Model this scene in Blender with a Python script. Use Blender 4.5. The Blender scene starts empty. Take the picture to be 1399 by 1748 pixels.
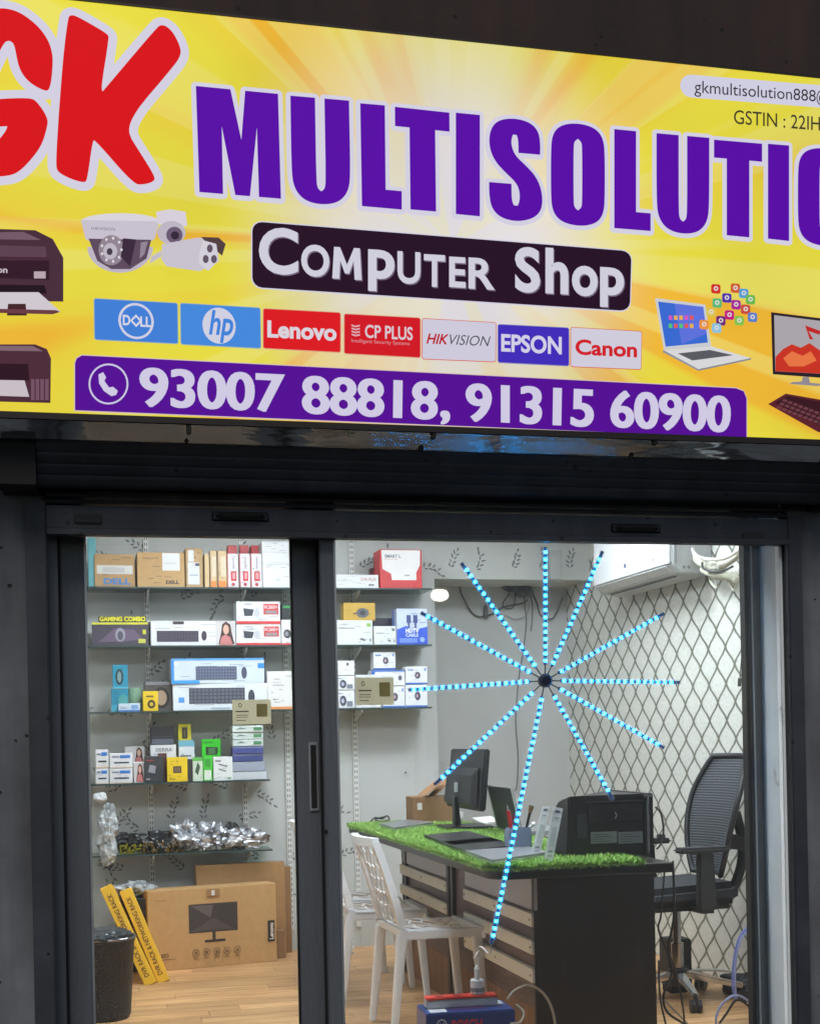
import bpy, bmesh, math, random
from mathutils import Vector, Matrix, noise
random.seed(7)
sc = bpy.context.scene
COL = sc.collection
R = math.radians
s_, c_ = math.sin, math.cos

# ------------------------------------------------------------------ camera
F = 2306.0; PXC = 700.0; PYC = 1258.0; TH = R(13.6); RO = R(1.2); H = 1.22; DC = 3.7
cam = bpy.data.cameras.new('camera'); camo = bpy.data.objects.new('camera', cam); COL.objects.link(camo)
cam.sensor_fit = 'HORIZONTAL'; cam.sensor_width = 36; cam.lens = F / 1399 * 36
cam.shift_x = -(PXC - 699.5) / 1399; cam.shift_y = (PYC - 874) / 1399
cam.clip_start = .05; cam.clip_end = 500
camo.matrix_world = (Matrix.Translation((0, -DC, H)) @ Matrix.Rotation(-TH, 4, 'Z') @ Matrix.Rotation(R(90), 4, 'X')
                     @ Matrix.Rotation(-RO, 4, 'Z'))
sc.camera = camo

# ------------------------------------------------------------------ world, sun, exposure (night street)
w = bpy.data.worlds.new('World'); sc.world = w; w.use_nodes = True
nt = w.node_tree
sky = nt.nodes.new('ShaderNodeTexSky'); sky.sky_type = 'NISHITA'; sky.sun_disc = False
sky.sun_elevation = R(50); sky.sun_rotation = R(200)
nt.links.new(sky.outputs[0], nt.nodes['Background'].inputs[0])
nt.nodes['Background'].inputs[1].default_value = .05
sun = bpy.data.lights.new('sun', 'SUN'); sun.energy = 1.7; sun.angle = R(35); sun.color = (1, .93, .85)
suno = bpy.data.objects.new('sun', sun); COL.objects.link(suno); suno.rotation_euler = (R(40), 0, R(-20))
sc.view_settings.view_transform = 'Standard'; sc.view_settings.look = 'None'
sc.view_settings.exposure = 0; sc.view_settings.gamma = 1; sc.view_settings.use_curve_mapping = False
sc.render.engine = 'CYCLES'
sc.cycles.use_denoising = True
sc.cycles.max_bounces = 8; sc.cycles.transparent_max_bounces = 16
sc.cycles.sample_clamp_indirect = 4
sc.cycles.caustics_reflective = False; sc.cycles.caustics_refractive = False

# ------------------------------------------------------------------ photo pixel -> world
def ray(px, py):
    u = (px - PXC) / F; v = (PYC - py) / F
    a = u * c_(RO) + v * s_(RO); b = v * c_(RO) - u * s_(RO)
    return (s_(TH) + a * c_(TH), c_(TH) - a * s_(TH), b)
def P(px, py, X=None, Y=None, Z=None):
    d = ray(px, py)
    t = X / d[0] if X is not None else ((Y + DC) / d[1] if Y is not None else (Z - H) / d[2])
    return Vector((d[0] * t, -DC + d[1] * t, H + d[2] * t))

# ------------------------------------------------------------------ materials
def lin(c):
    def f(v):
        v /= 255
        return v / 12.92 if v <= .04045 else ((v + .055) / 1.055) ** 2.4
    return tuple(f(v) for v in c) + (1,)
_mc = {}
def M(col, rough=.5, metal=0, var=.10, scale=18, bump=0, emit=0, coat=0, spec=.5, sample=True):
    key = (tuple(col), rough, metal, var, scale, bump, emit, coat, spec, sample)
    if key in _mc: return _mc[key]
    m = bpy.data.materials.new('mat_%d_%d_%d' % tuple(int(v) for v in col)); m.use_nodes = True
    n = m.node_tree.nodes; l = m.node_tree.links; b = n['Principled BSDF']
    b.inputs['Roughness'].default_value = rough; b.inputs['Metallic'].default_value = metal
    b.inputs['Specular IOR Level'].default_value = spec
    b.inputs['Coat Weight'].default_value = coat
    L = lin(col)
    if emit:
        b.inputs['Base Color'].default_value = (.004, .004, .004, 1); b.inputs['Specular IOR Level'].default_value = .08; b.inputs['Roughness'].default_value = .6
        b.inputs['Emission Color'].default_value = L; b.inputs['Emission Strength'].default_value = emit
        if not sample: m.cycles.emission_sampling = 'NONE'
    else:
        tc = n.new('ShaderNodeTexCoord'); nz = n.new('ShaderNodeTexNoise')
        nz.inputs['Scale'].default_value = scale; nz.inputs['Detail'].default_value = 6; nz.inputs['Roughness'].default_value = .6
        l.new(tc.outputs['Object'], nz.inputs['Vector'])
        mr = n.new('ShaderNodeMapRange'); mr.inputs[1].default_value = .3; mr.inputs[2].default_value = .7
        mr.inputs[3].default_value = 1 - var; mr.inputs[4].default_value = 1 + var * .6
        l.new(nz.outputs['Fac'], mr.inputs[0])
        mx = n.new('ShaderNodeVectorMath'); mx.operation = 'SCALE'; mx.inputs[0].default_value = L[:3]
        l.new(mr.outputs[0], mx.inputs['Scale']); l.new(mx.outputs[0], b.inputs['Base Color'])
        if bump:
            bp = n.new('ShaderNodeBump'); bp.inputs['Strength'].default_value = bump; bp.inputs['Distance'].default_value = .01
            l.new(nz.outputs['Fac'], bp.inputs['Height']); l.new(bp.outputs[0], b.inputs['Normal'])
    _mc[key] = m
    return m
def newmat(name):
    m = bpy.data.materials.new(name); m.use_nodes = True
    return m, m.node_tree.nodes, m.node_tree.links, m.node_tree.nodes['Principled BSDF']
def mathn(n, l, op, a, b=None, c=None):
    x = n.new('ShaderNodeMath'); x.operation = op
    for i, v in enumerate((a, b, c)):
        if v is None: continue
        if isinstance(v, (int, float)): x.inputs[i].default_value = v
        else: l.new(v, x.inputs[i])
    return x.outputs[0]
def ramp(n, l, fac, stops):
    r = n.new('ShaderNodeValToRGB'); e = r.color_ramp.elements
    while len(e) < len(stops): e.new(.5)
    for i, (p, c) in enumerate(stops): e[i].position = p; e[i].color = lin(c)
    l.new(fac, r.inputs[0]); return r.outputs[0]

def glass_mat(name, tint=(235, 240, 240), haze=.0, gloss=1.0):
    m = bpy.data.materials.new(name); m.use_nodes = True; n = m.node_tree.nodes; l = m.node_tree.links; n.clear()
    out = n.new('ShaderNodeOutputMaterial'); tr = n.new('ShaderNodeBsdfTransparent'); gl = n.new('ShaderNodeBsdfGlossy')
    tr.inputs[0].default_value = lin(tint); gl.inputs['Roughness'].default_value = .01
    fr = n.new('ShaderNodeFresnel'); fr.inputs[0].default_value = 1.45
    mx = n.new('ShaderNodeMixShader'); l.new(mathn(n, l, 'MULTIPLY', fr.outputs[0], gloss), mx.inputs[0])
    l.new(tr.outputs[0], mx.inputs[1]); l.new(gl.outputs[0], mx.inputs[2])
    last = mx.outputs[0]
    if haze:
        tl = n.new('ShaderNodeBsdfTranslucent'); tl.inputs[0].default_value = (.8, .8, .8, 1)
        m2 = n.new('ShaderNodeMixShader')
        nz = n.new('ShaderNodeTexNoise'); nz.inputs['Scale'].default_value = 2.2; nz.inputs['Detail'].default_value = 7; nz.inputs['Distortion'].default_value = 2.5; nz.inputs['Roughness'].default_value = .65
        l.new(mathn(n, l, 'MULTIPLY', nz.outputs['Fac'], haze * 2), m2.inputs[0])
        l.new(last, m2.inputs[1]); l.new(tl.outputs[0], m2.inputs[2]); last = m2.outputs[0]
    l.new(last, out.inputs[0])
    return m

# ------------------------------------------------------------------ mesh helpers
class MB:
    def __init__(self): self.v = []; self.f = []; self.m = []
    def add(self, v, f, mi=0):
        o = len(self.v); self.v += [tuple(p) for p in v]; self.f += [tuple(i + o for i in q) for q in f]; self.m += [mi] * len(f); return self
    def box(self, a, b, mi=0):
        x0, y0, z0 = a; x1, y1, z1 = b
        return self.add([(x0,y0,z0),(x1,y0,z0),(x1,y1,z0),(x0,y1,z0),(x0,y0,z1),(x1,y0,z1),(x1,y1,z1),(x0,y1,z1)],
                        [(0,3,2,1),(4,5,6,7),(0,1,5,4),(1,2,6,5),(2,3,7,6),(3,0,4,7)], mi)
    def hexa(self, bot, top, mi=0):
        k = len(bot)
        return self.add(list(bot) + list(top), [tuple(range(k))[::-1], tuple(range(k, 2*k))] + [(i, (i+1) % k, k+(i+1) % k, k+i) for i in range(k)], mi)
    def tube(self, path, r, n=8, mi=0, caps=True):
        pts = [Vector(p) for p in path]; rs = r if isinstance(r, (list, tuple)) else [r] * len(pts)
        o = len(self.v); up = None
        for i, p in enumerate(pts):
            t = (pts[min(i+1, len(pts)-1)] - pts[max(i-1, 0)])
            t = t.normalized() if t.length > 1e-9 else Vector((0, 0, 1))
            if up is None: up = t.orthogonal().normalized()
            up = (up - t * up.dot(t)); up = up.normalized() if up.length > 1e-6 else t.orthogonal().normalized()
            sd = t.cross(up)
            for k in range(n):
                a = 2 * math.pi * k / n
                self.v.append(tuple(p + (up * c_(a) + sd * s_(a)) * rs[i]))
        for i in range(len(pts) - 1):
            for k in range(n):
                self.f.append((o+i*n+k, o+i*n+(k+1) % n, o+(i+1)*n+(k+1) % n, o+(i+1)*n+k)); self.m.append(mi)
        if caps:
            self.f.append(tuple(o+k for k in range(n))[::-1]); self.f.append(tuple(o+(len(pts)-1)*n+k for k in range(n))); self.m += [mi, mi]
        return self
    def bar(self, p, q, w, t, up=(0, 0, 1), mi=0, w2=None, t2=None):
        p = Vector(p); q = Vector(q); d = (q - p).normalized(); up = Vector(up)
        sd = d.cross(up)
        if sd.length < 1e-5: sd = d.orthogonal()
        sd.normalize(); u2 = sd.cross(d)
        w2 = w if w2 is None else w2; t2 = t if t2 is None else t2
        c = lambda o, a, b: [o - sd*a/2 - u2*b/2, o + sd*a/2 - u2*b/2, o + sd*a/2 + u2*b/2, o - sd*a/2 + u2*b/2]
        return self.hexa(c(p, w, t), c(q, w2, t2), mi)
    def lathe(self, prof, n=16, at=(0, 0, 0), mi=0):
        o = len(self.v)
        for r, z in prof:
            for k in range(n):
                a = 2*math.pi*k/n; self.v.append((at[0]+r*c_(a), at[1]+r*s_(a), at[2]+z))
        for i in range(len(prof)-1):
            for k in range(n):
                self.f.append((o+i*n+k, o+i*n+(k+1) % n, o+(i+1)*n+(k+1) % n, o+(i+1)*n+k)); self.m.append(mi)
        self.f.append(tuple(o+k for k in range(n))[::-1]); self.f.append(tuple(o+(len(prof)-1)*n+k for k in range(n))); self.m += [mi, mi]
        return self
    def ball(self, c, r, nu=10, nv=6, mi=0):
        prof = [(max(1e-4, s_(math.pi*i/nv)), -c_(math.pi*i/nv)) for i in range(nv+1)]
        rr = r if isinstance(r, (tuple, list)) else (r, r, r); o = len(self.v)
        self.lathe(prof, nu, (0, 0, 0), mi)
        for i in range(o, len(self.v)):
            x, y, z = self.v[i]; self.v[i] = (c[0]+x*rr[0], c[1]+y*rr[1], c[2]+z*rr[2])
        return self
    def profile_x(self, prof, x0, x1, mi=0, close=False):
        k = len(prof); o = len(self.v)
        self.v += [(x0, y, z) for y, z in prof] + [(x1, y, z) for y, z in prof]
        for i in range(k if close else k-1):
            j = (i+1) % k; self.f.append((o+i, o+j, o+k+j, o+k+i)); self.m.append(mi)
        if close: self.f.append(tuple(range(o, o+k))[::-1]); self.f.append(tuple(range(o+k, o+2*k))); self.m += [mi, mi]
        return self

def mk(name, mb, mats, parent=None, loc=None, rot=None, label=None, cat=None, group=None, kind=None, smooth=False, bevel=0, world=True, bseg=2):
    """one mesh object; vertices in world space are moved to the object's (or its parent's) local space"""
    me = bpy.data.meshes.new(name)
    if loc is None and parent is None and world:
        xs = [v[0] for v in mb.v]; ys = [v[1] for v in mb.v]; zs = [v[2] for v in mb.v]
        loc = ((min(xs)+max(xs))/2, (min(ys)+max(ys))/2, min(zs))
    off = Vector((0, 0, 0))
    if world: off = Vector(loc) if parent is None else Vector(parent.get('_o', (0, 0, 0)))
    me.from_pydata([(v[0]-off[0], v[1]-off[1], v[2]-off[2]) for v in mb.v], [], mb.f)
    if not isinstance(mats, (list, tuple)): mats = [mats]
    for m in mats: me.materials.append(m)
    if len(mats) > 1: me.polygons.foreach_set('material_index', mb.m)
    if bevel:
        bm = bmesh.new(); bm.from_mesh(me)
        bmesh.ops.recalc_face_normals(bm, faces=bm.faces)
        bmesh.ops.bevel(bm, geom=[e for e in bm.edges if len(e.link_faces) == 2 and e.calc_face_angle(0) > .5], offset=bevel, segments=bseg, affect='EDGES', clamp_overlap=True)
        bm.to_mesh(me); bm.free()
    if smooth: me.polygons.foreach_set('use_smooth', [True]*len(me.polygons))
    me.update()
    o = bpy.data.objects.new(name, me); COL.objects.link(o)
    if parent is not None:
        o.parent = parent
        o['_o'] = tuple(parent.get('_o', (0, 0, 0)))
    else:
        o.location = loc or (0, 0, 0)
        if rot: o.rotation_euler = rot
        o['_o'] = tuple(off)
    tag(o, label, cat, group, kind)
    return o
def tag(o, label=None, cat=None, group=None, kind=None):
    if label: o['label'] = label
    if cat: o['category'] = cat
    if group: o['group'] = group
    if kind: o['kind'] = kind
    return o
def thing(name, label, cat, loc=(0, 0, 0), rotz=0, group=None, kind=None, world=True):
    o = bpy.data.objects.new(name, None); COL.objects.link(o); o.empty_display_size = .1
    o.location = loc; o.rotation_euler = (0, 0, rotz); o['_o'] = tuple(loc) if world else (0, 0, 0)
    return tag(o, label, cat, group, kind)
def copy_tree(o, parent=None):
    c = o.copy(); COL.objects.link(c); c.parent = parent
    for ch in list(o.children): copy_tree(ch, c)
    return c
def smooth_path(pts, k=6):
    pts = [Vector(p) for p in pts]
    if len(pts) < 3: return pts
    out = []
    for i in range(len(pts)-1):
        p0 = pts[max(i-1, 0)]; p1 = pts[i]; p2 = pts[i+1]; p3 = pts[min(i+2, len(pts)-1)]
        for j in range(k):
            t = j/k
            out.append(.5*((2*p1)+(p2-p0)*t+(2*p0-5*p1+4*p2-p3)*t*t+(3*p1-p0-3*p2+p3)*t**3))
    return out + [pts[-1]]

# ------------------------------------------------------------------ flat print (lettering, labels)
_tx = {}
def text_geo(s, bold=0.0, shear=0.0):
    k = (s, bold, shear)
    if k not in _tx:
        c = bpy.data.curves.new('t', 'FONT'); c.body = s; c.offset = bold; c.shear = shear; c.resolution_u = 5
        o = bpy.data.objects.new('t', c); m = bpy.data.meshes.new_from_object(o)
        v = [(p.co.x, p.co.y) for p in m.vertices]; f = [tuple(p.vertices) for p in m.polygons]
        x0 = min(p[0] for p in v); x1 = max(p[0] for p in v); y0 = min(p[1] for p in v); y1 = max(p[1] for p in v)
        v = [((p[0]-x0)/(x1-x0), (p[1]-y0)/(y1-y0)) for p in v]
        bpy.data.objects.remove(o); bpy.data.curves.remove(c); bpy.data.meshes.remove(m)
        _tx[k] = (v, f)
    return _tx[k]
def poly_geo(loops, offset=0):
    c = bpy.data.curves.new('p', 'CURVE'); c.dimensions = '2D'; c.fill_mode = 'BOTH'; c.offset = offset
    for lp in loops:
        s = c.splines.new('POLY'); s.points.add(len(lp)-1); s.use_cyclic_u = True
        for a, b in zip(s.points, lp): a.co = (b[0], b[1], 0, 1)
    o = bpy.data.objects.new('p', c); m = bpy.data.meshes.new_from_object(o)
    v = [(p.co.x, p.co.y) for p in m.vertices]; f = [tuple(p.vertices) for p in m.polygons]
    bpy.data.objects.remove(o); bpy.data.curves.remove(c); bpy.data.meshes.remove(m)
    return v, f
def rrect(x0, y0, x1, y1, r, n=4):
    out = []
    for cx, cy, a0 in ((x1-r, y1-r, 0), (x0+r, y1-r, 90), (x0+r, y0+r, 180), (x1-r, y0+r, 270)):
        for i in range(n+1):
            a = R(a0+90*i/n); out.append((cx+r*c_(a), cy+r*s_(a)))
    return out
def ell(cx, cy, rx, ry, n=20, a0=0, a1=360):
    m = n if a1-a0 >= 360 else n+1
    return [(cx+rx*c_(R(a0+(a1-a0)*i/n)), cy+ry*s_(R(a0+(a1-a0)*i/n))) for i in range(m)]
def chaikin(pts, lim=62, it=3):
    for _ in range(it):
        out = []; n_ = len(pts)
        for i, p in enumerate(pts):
            a = pts[i-1]; b = pts[(i+1) % n_]
            t1 = math.atan2(p[1]-a[1], p[0]-a[0]); t2 = math.atan2(b[1]-p[1], b[0]-p[0]); d = abs((t2-t1+math.pi) % (2*math.pi)-math.pi)
            if math.degrees(d) > lim or math.degrees(d) < 1: out.append(p)
            else:
                out.append((p[0]*.75+a[0]*.25, p[1]*.75+a[1]*.25)); out.append((p[0]*.75+b[0]*.25, p[1]*.75+b[1]*.25))
        pts = out
    return pts
class Art:
    """flat coloured shapes in a 2D frame; each shape is laid a hair above the one before"""
    def __init__(self, matf, step=.0006): self.mb = MB(); self.mats = []; self.matf = matf; self.step = step; self.k = 1
    def _put(self, v, f, col):
        mm = self.matf(col)
        if mm not in self.mats: self.mats.append(mm)
        self.mb.add([(p[0], p[1], self.k*self.step) for p in v], f, self.mats.index(mm)); self.k += 1
        return self
    def poly(self, pts, col, holes=(), offset=0, fn=None):
        v, f = poly_geo([pts]+list(holes), offset)
        if fn: v = [fn(*p) for p in v]
        return self._put(v, f, col)
    def flat(self, pts, col): return self._put(pts, [tuple(range(len(pts)))], col)
    def halo(self, loop, r, col):
        mm = self.matf(col)
        if mm not in self.mats: self.mats.append(mm)
        k = self.k*self.step; mi = self.mats.index(mm); n_ = len(loop)
        v, f = poly_geo([loop]); self.mb.add([(p[0], p[1], k) for p in v], f, mi)
        for i, p in enumerate(loop):
            q = loop[(i+1) % n_]; d = math.dist(p, q); k += 2e-6
            self.mb.add([(p[0]+r*c_(j*math.pi/8), p[1]+r*s_(j*math.pi/8), k) for j in range(16)], [tuple(range(16))], mi)
            if d > 1e-6:
                nx, ny = -(q[1]-p[1])/d*r, (q[0]-p[0])/d*r; k += 2e-6
                self.mb.add([(p[0]+nx, p[1]+ny, k), (q[0]+nx, q[1]+ny, k), (q[0]-nx, q[1]-ny, k), (p[0]-nx, p[1]-ny, k)], [(0, 1, 2, 3)], mi)
        self.k += 1
        return self
    def rect(self, x0, y0, x1, y1, col): return self.flat([(x0, y0), (x1, y0), (x1, y1), (x0, y1)], col)
    def text(self, s, q, col, bold=0, shear=0):
        """q: (x0,y0,x1,y1) or a quad TL,TR,BR,BL"""
        if not isinstance(q[0], (tuple, list, Vector)): q = ((q[0], q[3]), (q[2], q[3]), (q[2], q[1]), (q[0], q[1]))
        v, f = text_geo(s, bold, shear)
        return self._put([bil(q, x, 1-y) for x, y in v], f, col)
    def btext(self, s, q, col, bold, dx):
        k = self.k
        for i, e in enumerate((-1, 0, 1)):
            self.k = k+i*.15; self.text(s, [(p[0]+e*dx, p[1]) for p in q], col, bold)
        self.k = k+1
        return self
    def build(self, name, parent, fn, world=True, **kw):
        mb = MB(); mb.v = [tuple(fn(*p)) for p in self.mb.v]; mb.f = self.mb.f; mb.m = self.mb.m
        if 'print' in name: kw.setdefault('kind', 'stuff')
        return mk(name, mb, self.mats, parent, world=world, **kw)
def bil(q, x, y):
    (ax, ay), (bx, by), (cx, cy), (dx, dy) = [(p[0], p[1]) for p in q]
    return ((ax*(1-x)+bx*x)*(1-y)+(dx*(1-x)+cx*x)*y, (ay*(1-x)+by*x)*(1-y)+(dy*(1-x)+cy*x)*y)

# ------------------------------------------------------------------ special materials
def concrete(name, base, dark, sc_=2.2, bump=.25, rough=.85):
    m, n, l, b = newmat(name)
    tc = n.new('ShaderNodeTexCoord')
    a = n.new('ShaderNodeTexNoise'); a.inputs['Scale'].default_value = sc_; a.inputs['Detail'].default_value = 9; a.inputs['Roughness'].default_value = .65
    l.new(tc.outputs['Object'], a.inputs['Vector'])
    mp = n.new('ShaderNodeMapping'); mp.inputs['Scale'].default_value = (9, 9, .9); l.new(tc.outputs['Object'], mp.inputs[0])
    st = n.new('ShaderNodeTexNoise'); st.inputs['Scale'].default_value = 1.5; st.inputs['Detail'].default_value = 6; l.new(mp.outputs[0], st.inputs['Vector'])
    f = mathn(n, l, 'ADD', mathn(n, l, 'MULTIPLY', a.outputs['Fac'], .6), mathn(n, l, 'MULTIPLY', st.outputs['Fac'], .4))
    c = ramp(n, l, f, [(.34, dark), (.5, tuple((x+y)/2 for x, y in zip(base, dark))), (.66, base)])
    sp = n.new('ShaderNodeTexVoronoi'); sp.inputs['Scale'].default_value = 26; l.new(tc.outputs['Object'], sp.inputs['Vector'])
    fine = n.new('ShaderNodeTexNoise'); fine.inputs['Scale'].default_value = 10; l.new(tc.outputs['Object'], fine.inputs['Vector'])
    pit = mathn(n, l, 'MULTIPLY', mathn(n, l, 'LESS_THAN', sp.outputs['Distance'], .16), mathn(n, l, 'GREATER_THAN', fine.outputs['Fac'], .58))
    mix = n.new('ShaderNodeMix'); mix.data_type = 'RGBA'; l.new(pit, mix.inputs[0]); l.new(c, mix.inputs[6]); mix.inputs[7].default_value = lin(tuple(v*.45 for v in dark))
    l.new(mix.outputs[2], b.inputs['Base Color']); b.inputs['Roughness'].default_value = rough
    f2 = n.new('ShaderNodeTexNoise'); f2.inputs['Scale'].default_value = 45; f2.inputs['Detail'].default_value = 6; l.new(tc.outputs['Object'], f2.inputs['Vector'])
    bp = n.new('ShaderNodeBump'); bp.inputs['Strength'].default_value = bump; bp.inputs['Distance'].default_value = .006
    l.new(mathn(n, l, 'SUBTRACT', mathn(n, l, 'ADD', a.outputs['Fac'], mathn(n, l, 'MULTIPLY', f2.outputs['Fac'], .5)), pit), bp.inputs['Height']); l.new(bp.outputs[0], b.inputs['Normal'])
    return m
M_pillar = concrete('dark_painted_plaster', (122, 126, 132), (74, 76, 80))
M_upper = concrete('brown_stone_cladding', (62, 44, 41), (36, 26, 25), 1.2)
M_street = concrete('asphalt', (78, 78, 78), (50, 50, 50), 6)
def brushed(name, col, rough=.32, metal=.85):
    m, n, l, b = newmat(name); tc = n.new('ShaderNodeTexCoord'); mp = n.new('ShaderNodeMapping'); mp.inputs['Scale'].default_value = (60, 60, 2)
    nz = n.new('ShaderNodeTexNoise'); nz.inputs['Scale'].default_value = 2.2; nz.inputs['Detail'].default_value = 7; nz.inputs['Distortion'].default_value = 2.5; nz.inputs['Roughness'].default_value = .65
    l.new(tc.outputs['Object'], mp.inputs[0]); l.new(mp.outputs[0], nz.inputs['Vector'])
    l.new(ramp(n, l, nz.outputs['Fac'], [(.3, tuple(v*.85 for v in col)), (.7, col)]), b.inputs['Base Color'])
    l.new(mathn(n, l, 'ADD', mathn(n, l, 'MULTIPLY', nz.outputs['Fac'], .2), rough-.1), b.inputs['Roughness']); b.inputs['Metallic'].default_value = metal
    return m
M_alu = brushed('dark_anodised_aluminium', (104, 109, 116), .42, .3)
M_alul = brushed('pale_aluminium_bead', (190, 195, 200), .35, .8)
M_shut = concrete('grimy_shutter_steel', (62, 66, 74), (36, 39, 46), 5, .1, .5)
M_black = M((14, 14, 15), .75, var=.2); M_seal = M((10, 10, 11), .6)
def mirror_strip():
    m, n, l, b = newmat('wavy_polished_steel'); b.inputs['Metallic'].default_value = 1; b.inputs['Roughness'].default_value = .05
    b.inputs['Base Color'].default_value = lin((190, 195, 198))
    tc = n.new('ShaderNodeTexCoord'); mp = n.new('ShaderNodeMapping'); mp.inputs['Scale'].default_value = (2.2, 9, 9); l.new(tc.outputs['Object'], mp.inputs[0])
    nz = n.new('ShaderNodeTexNoise'); nz.inputs['Scale'].default_value = 2.5; nz.inputs['Detail'].default_value = 2; l.new(mp.outputs[0], nz.inputs['Vector'])
    bp = n.new('ShaderNodeBump'); bp.inputs['Strength'].default_value = .12; bp.inputs['Distance'].default_value = .02; l.new(nz.outputs['Fac'], bp.inputs['Height']); l.new(bp.outputs[0], b.inputs['Normal'])
    n2 = n.new('ShaderNodeTexNoise'); n2.inputs['Scale'].default_value = 14; n2.inputs['Detail'].default_value = 6; l.new(tc.outputs['Object'], n2.inputs['Vector'])
    l.new(mathn(n, l, 'MAXIMUM', mathn(n, l, 'MULTIPLY', mathn(n, l, 'SUBTRACT', n2.outputs['Fac'], .35), .4), .075), b.inputs['Roughness'])
    return m

# ------------------------------------------------------------------ the building, street and room shell
XW = 3.02; YB = 4.05; YR = 4.46; ZC = 2.7
mk('street', MB().box((-60, -80, -.5), (60, -.35, -.35)), M_street, kind='structure')
bld = thing('shop_building', 'dark plastered shop front with brown upper wall around the lit shop', 'building', (1, 0, -.35))
mk('pillar', MB().box((-2.2, -.1, -.35), (-.08, .18, 1.875)), M_pillar, bld, bevel=.012)
mk('pillar', MB().box((2.007, -.1, -.35), (4.6, .03, 1.875)), M_pillar, bld, bevel=.012)
mk('upper_wall', MB().box((-2.2, -.09, 1.875), (4.6, .18, 4.6)), M_upper, bld)
mk('plinth', MB().box((-2.2, -.5, -.35), (4.6, .18, -.02)), M_pillar, bld, bevel=.01)
def reveal_mat():
    m, n, l, b = newmat('chipped_white_paint'); tc = n.new('ShaderNodeTexCoord')
    nz = n.new('ShaderNodeTexNoise'); nz.inputs['Scale'].default_value = 9; nz.inputs['Detail'].default_value = 8; l.new(tc.outputs['Object'], nz.inputs['Vector'])
    l.new(ramp(n, l, nz.outputs['Fac'], [(.26, (120, 122, 125)), (.36, (222, 230, 234)), (.8, (236, 242, 245))]), b.inputs['Base Color']); b.inputs['Roughness'].default_value = .6
    return m
mk('door_reveal', MB().box((1.999, -.097, 0), (2.0065, .025, 1.95)), reveal_mat(), bld)

def wallpaper():
    m, n, l, b = newmat('lattice_wallpaper'); g = n.new('ShaderNodeNewGeometry'); sx = n.new('ShaderNodeSeparateXYZ'); l.new(g.outputs['Position'], sx.inputs[0])
    wn = n.new('ShaderNodeTexNoise'); wn.inputs['Scale'].default_value = 5; l.new(g.outputs['Position'], wn.inputs['Vector'])
    u = mathn(n, l, 'DIVIDE', mathn(n, l, 'SUBTRACT', sx.outputs[1], 2.28), .183); v = mathn(n, l, 'DIVIDE', mathn(n, l, 'SUBTRACT', sx.outputs[2], 1.80), .1775)
    # ogee bend of the lattice lines
    bend = mathn(n, l, 'MULTIPLY', mathn(n, l, 'SINE', mathn(n, l, 'MULTIPLY', v, 4*math.pi)), .028)
    def line(sgn):
        q = mathn(n, l, 'ADD', u, v) if sgn > 0 else mathn(n, l, 'SUBTRACT', u, v)
        q = mathn(n, l, 'ADD', q, bend) if sgn < 0 else mathn(n, l, 'SUBTRACT', q, bend)
        return mathn(n, l, 'ABSOLUTE', mathn(n, l, 'SUBTRACT', mathn(n, l, 'FRACT', mathn(n, l, 'ADD', q, 100.5)), .5))
    d = mathn(n, l, 'MINIMUM', line(1), line(-1))
    d = mathn(n, l, 'ADD', d, mathn(n, l, 'MULTIPLY', mathn(n, l, 'SUBTRACT', wn.outputs['Fac'], .5), .01))
    fine = n.new('ShaderNodeTexNoise'); fine.inputs['Scale'].default_value = 60; fine.inputs['Detail'].default_value = 5; l.new(g.outputs['Position'], fine.inputs['Vector'])
    cream = ramp(n, l, fine.outputs['Fac'], [(.3, (200, 201, 193)), (.7, (222, 223, 216))])
    lc = ramp(n, l, d, [(0.0, (118, 119, 111)), (.030, (130, 131, 123)), (.056, (192, 192, 185)), (.08, (255, 255, 255))])
    mx = n.new('ShaderNodeMix'); mx.data_type = 'RGBA'; mx.blend_type = 'MULTIPLY'; mx.inputs[0].default_value = 1
    l.new(cream, mx.inputs[6]); l.new(lc, mx.inputs[7]); l.new(mx.outputs[2], b.inputs['Base Color']); b.inputs['Roughness'].default_value = .55
    return m
M_grey = M((186, 188, 186), .7, var=.05, scale=4, bump=.05); M_white = M((214, 214, 210), .7, var=.05, scale=3)
M_paper = M((188, 190, 187), .6, var=.09, scale=5)
wr = mk('wall_right', MB().box((XW, .03, 0), (XW+.12, YR, ZC)), wallpaper(), kind='structure')
wl = mk('wall_left', MB().box((-.7, .18, 0), (-.58, YB, ZC)), M_white, kind='structure')
wb = mk('wall_back', MB().box((-.58, YB, 0), (1.555, YB+.15, ZC)).box((2.04, YB, 2.154), (XW, YR, ZC)), M_paper, kind='structure')
pier = mk('pier', MB().box((1.555, YB-.006, 0), (2.04, YB+.15, 2.154)), M_grey, wb)
mk('pier_top', MB().box((1.555, YB+.001, 2.154), (2.04, YB+.15, ZC)), M_paper, wb)
mk('wall_recess', MB().box((2.04, YR, 0), (XW, YR+.12, ZC)).box((1.95, YB+.15, 0), (2.04, YR, 2.154)), M_grey, kind='structure')
mk('ceiling', MB().box((-.7, .18, ZC), (XW+.12, YR+.12, ZC+.1)), M((225, 225, 222), .8, var=.03), kind='structure')
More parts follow.
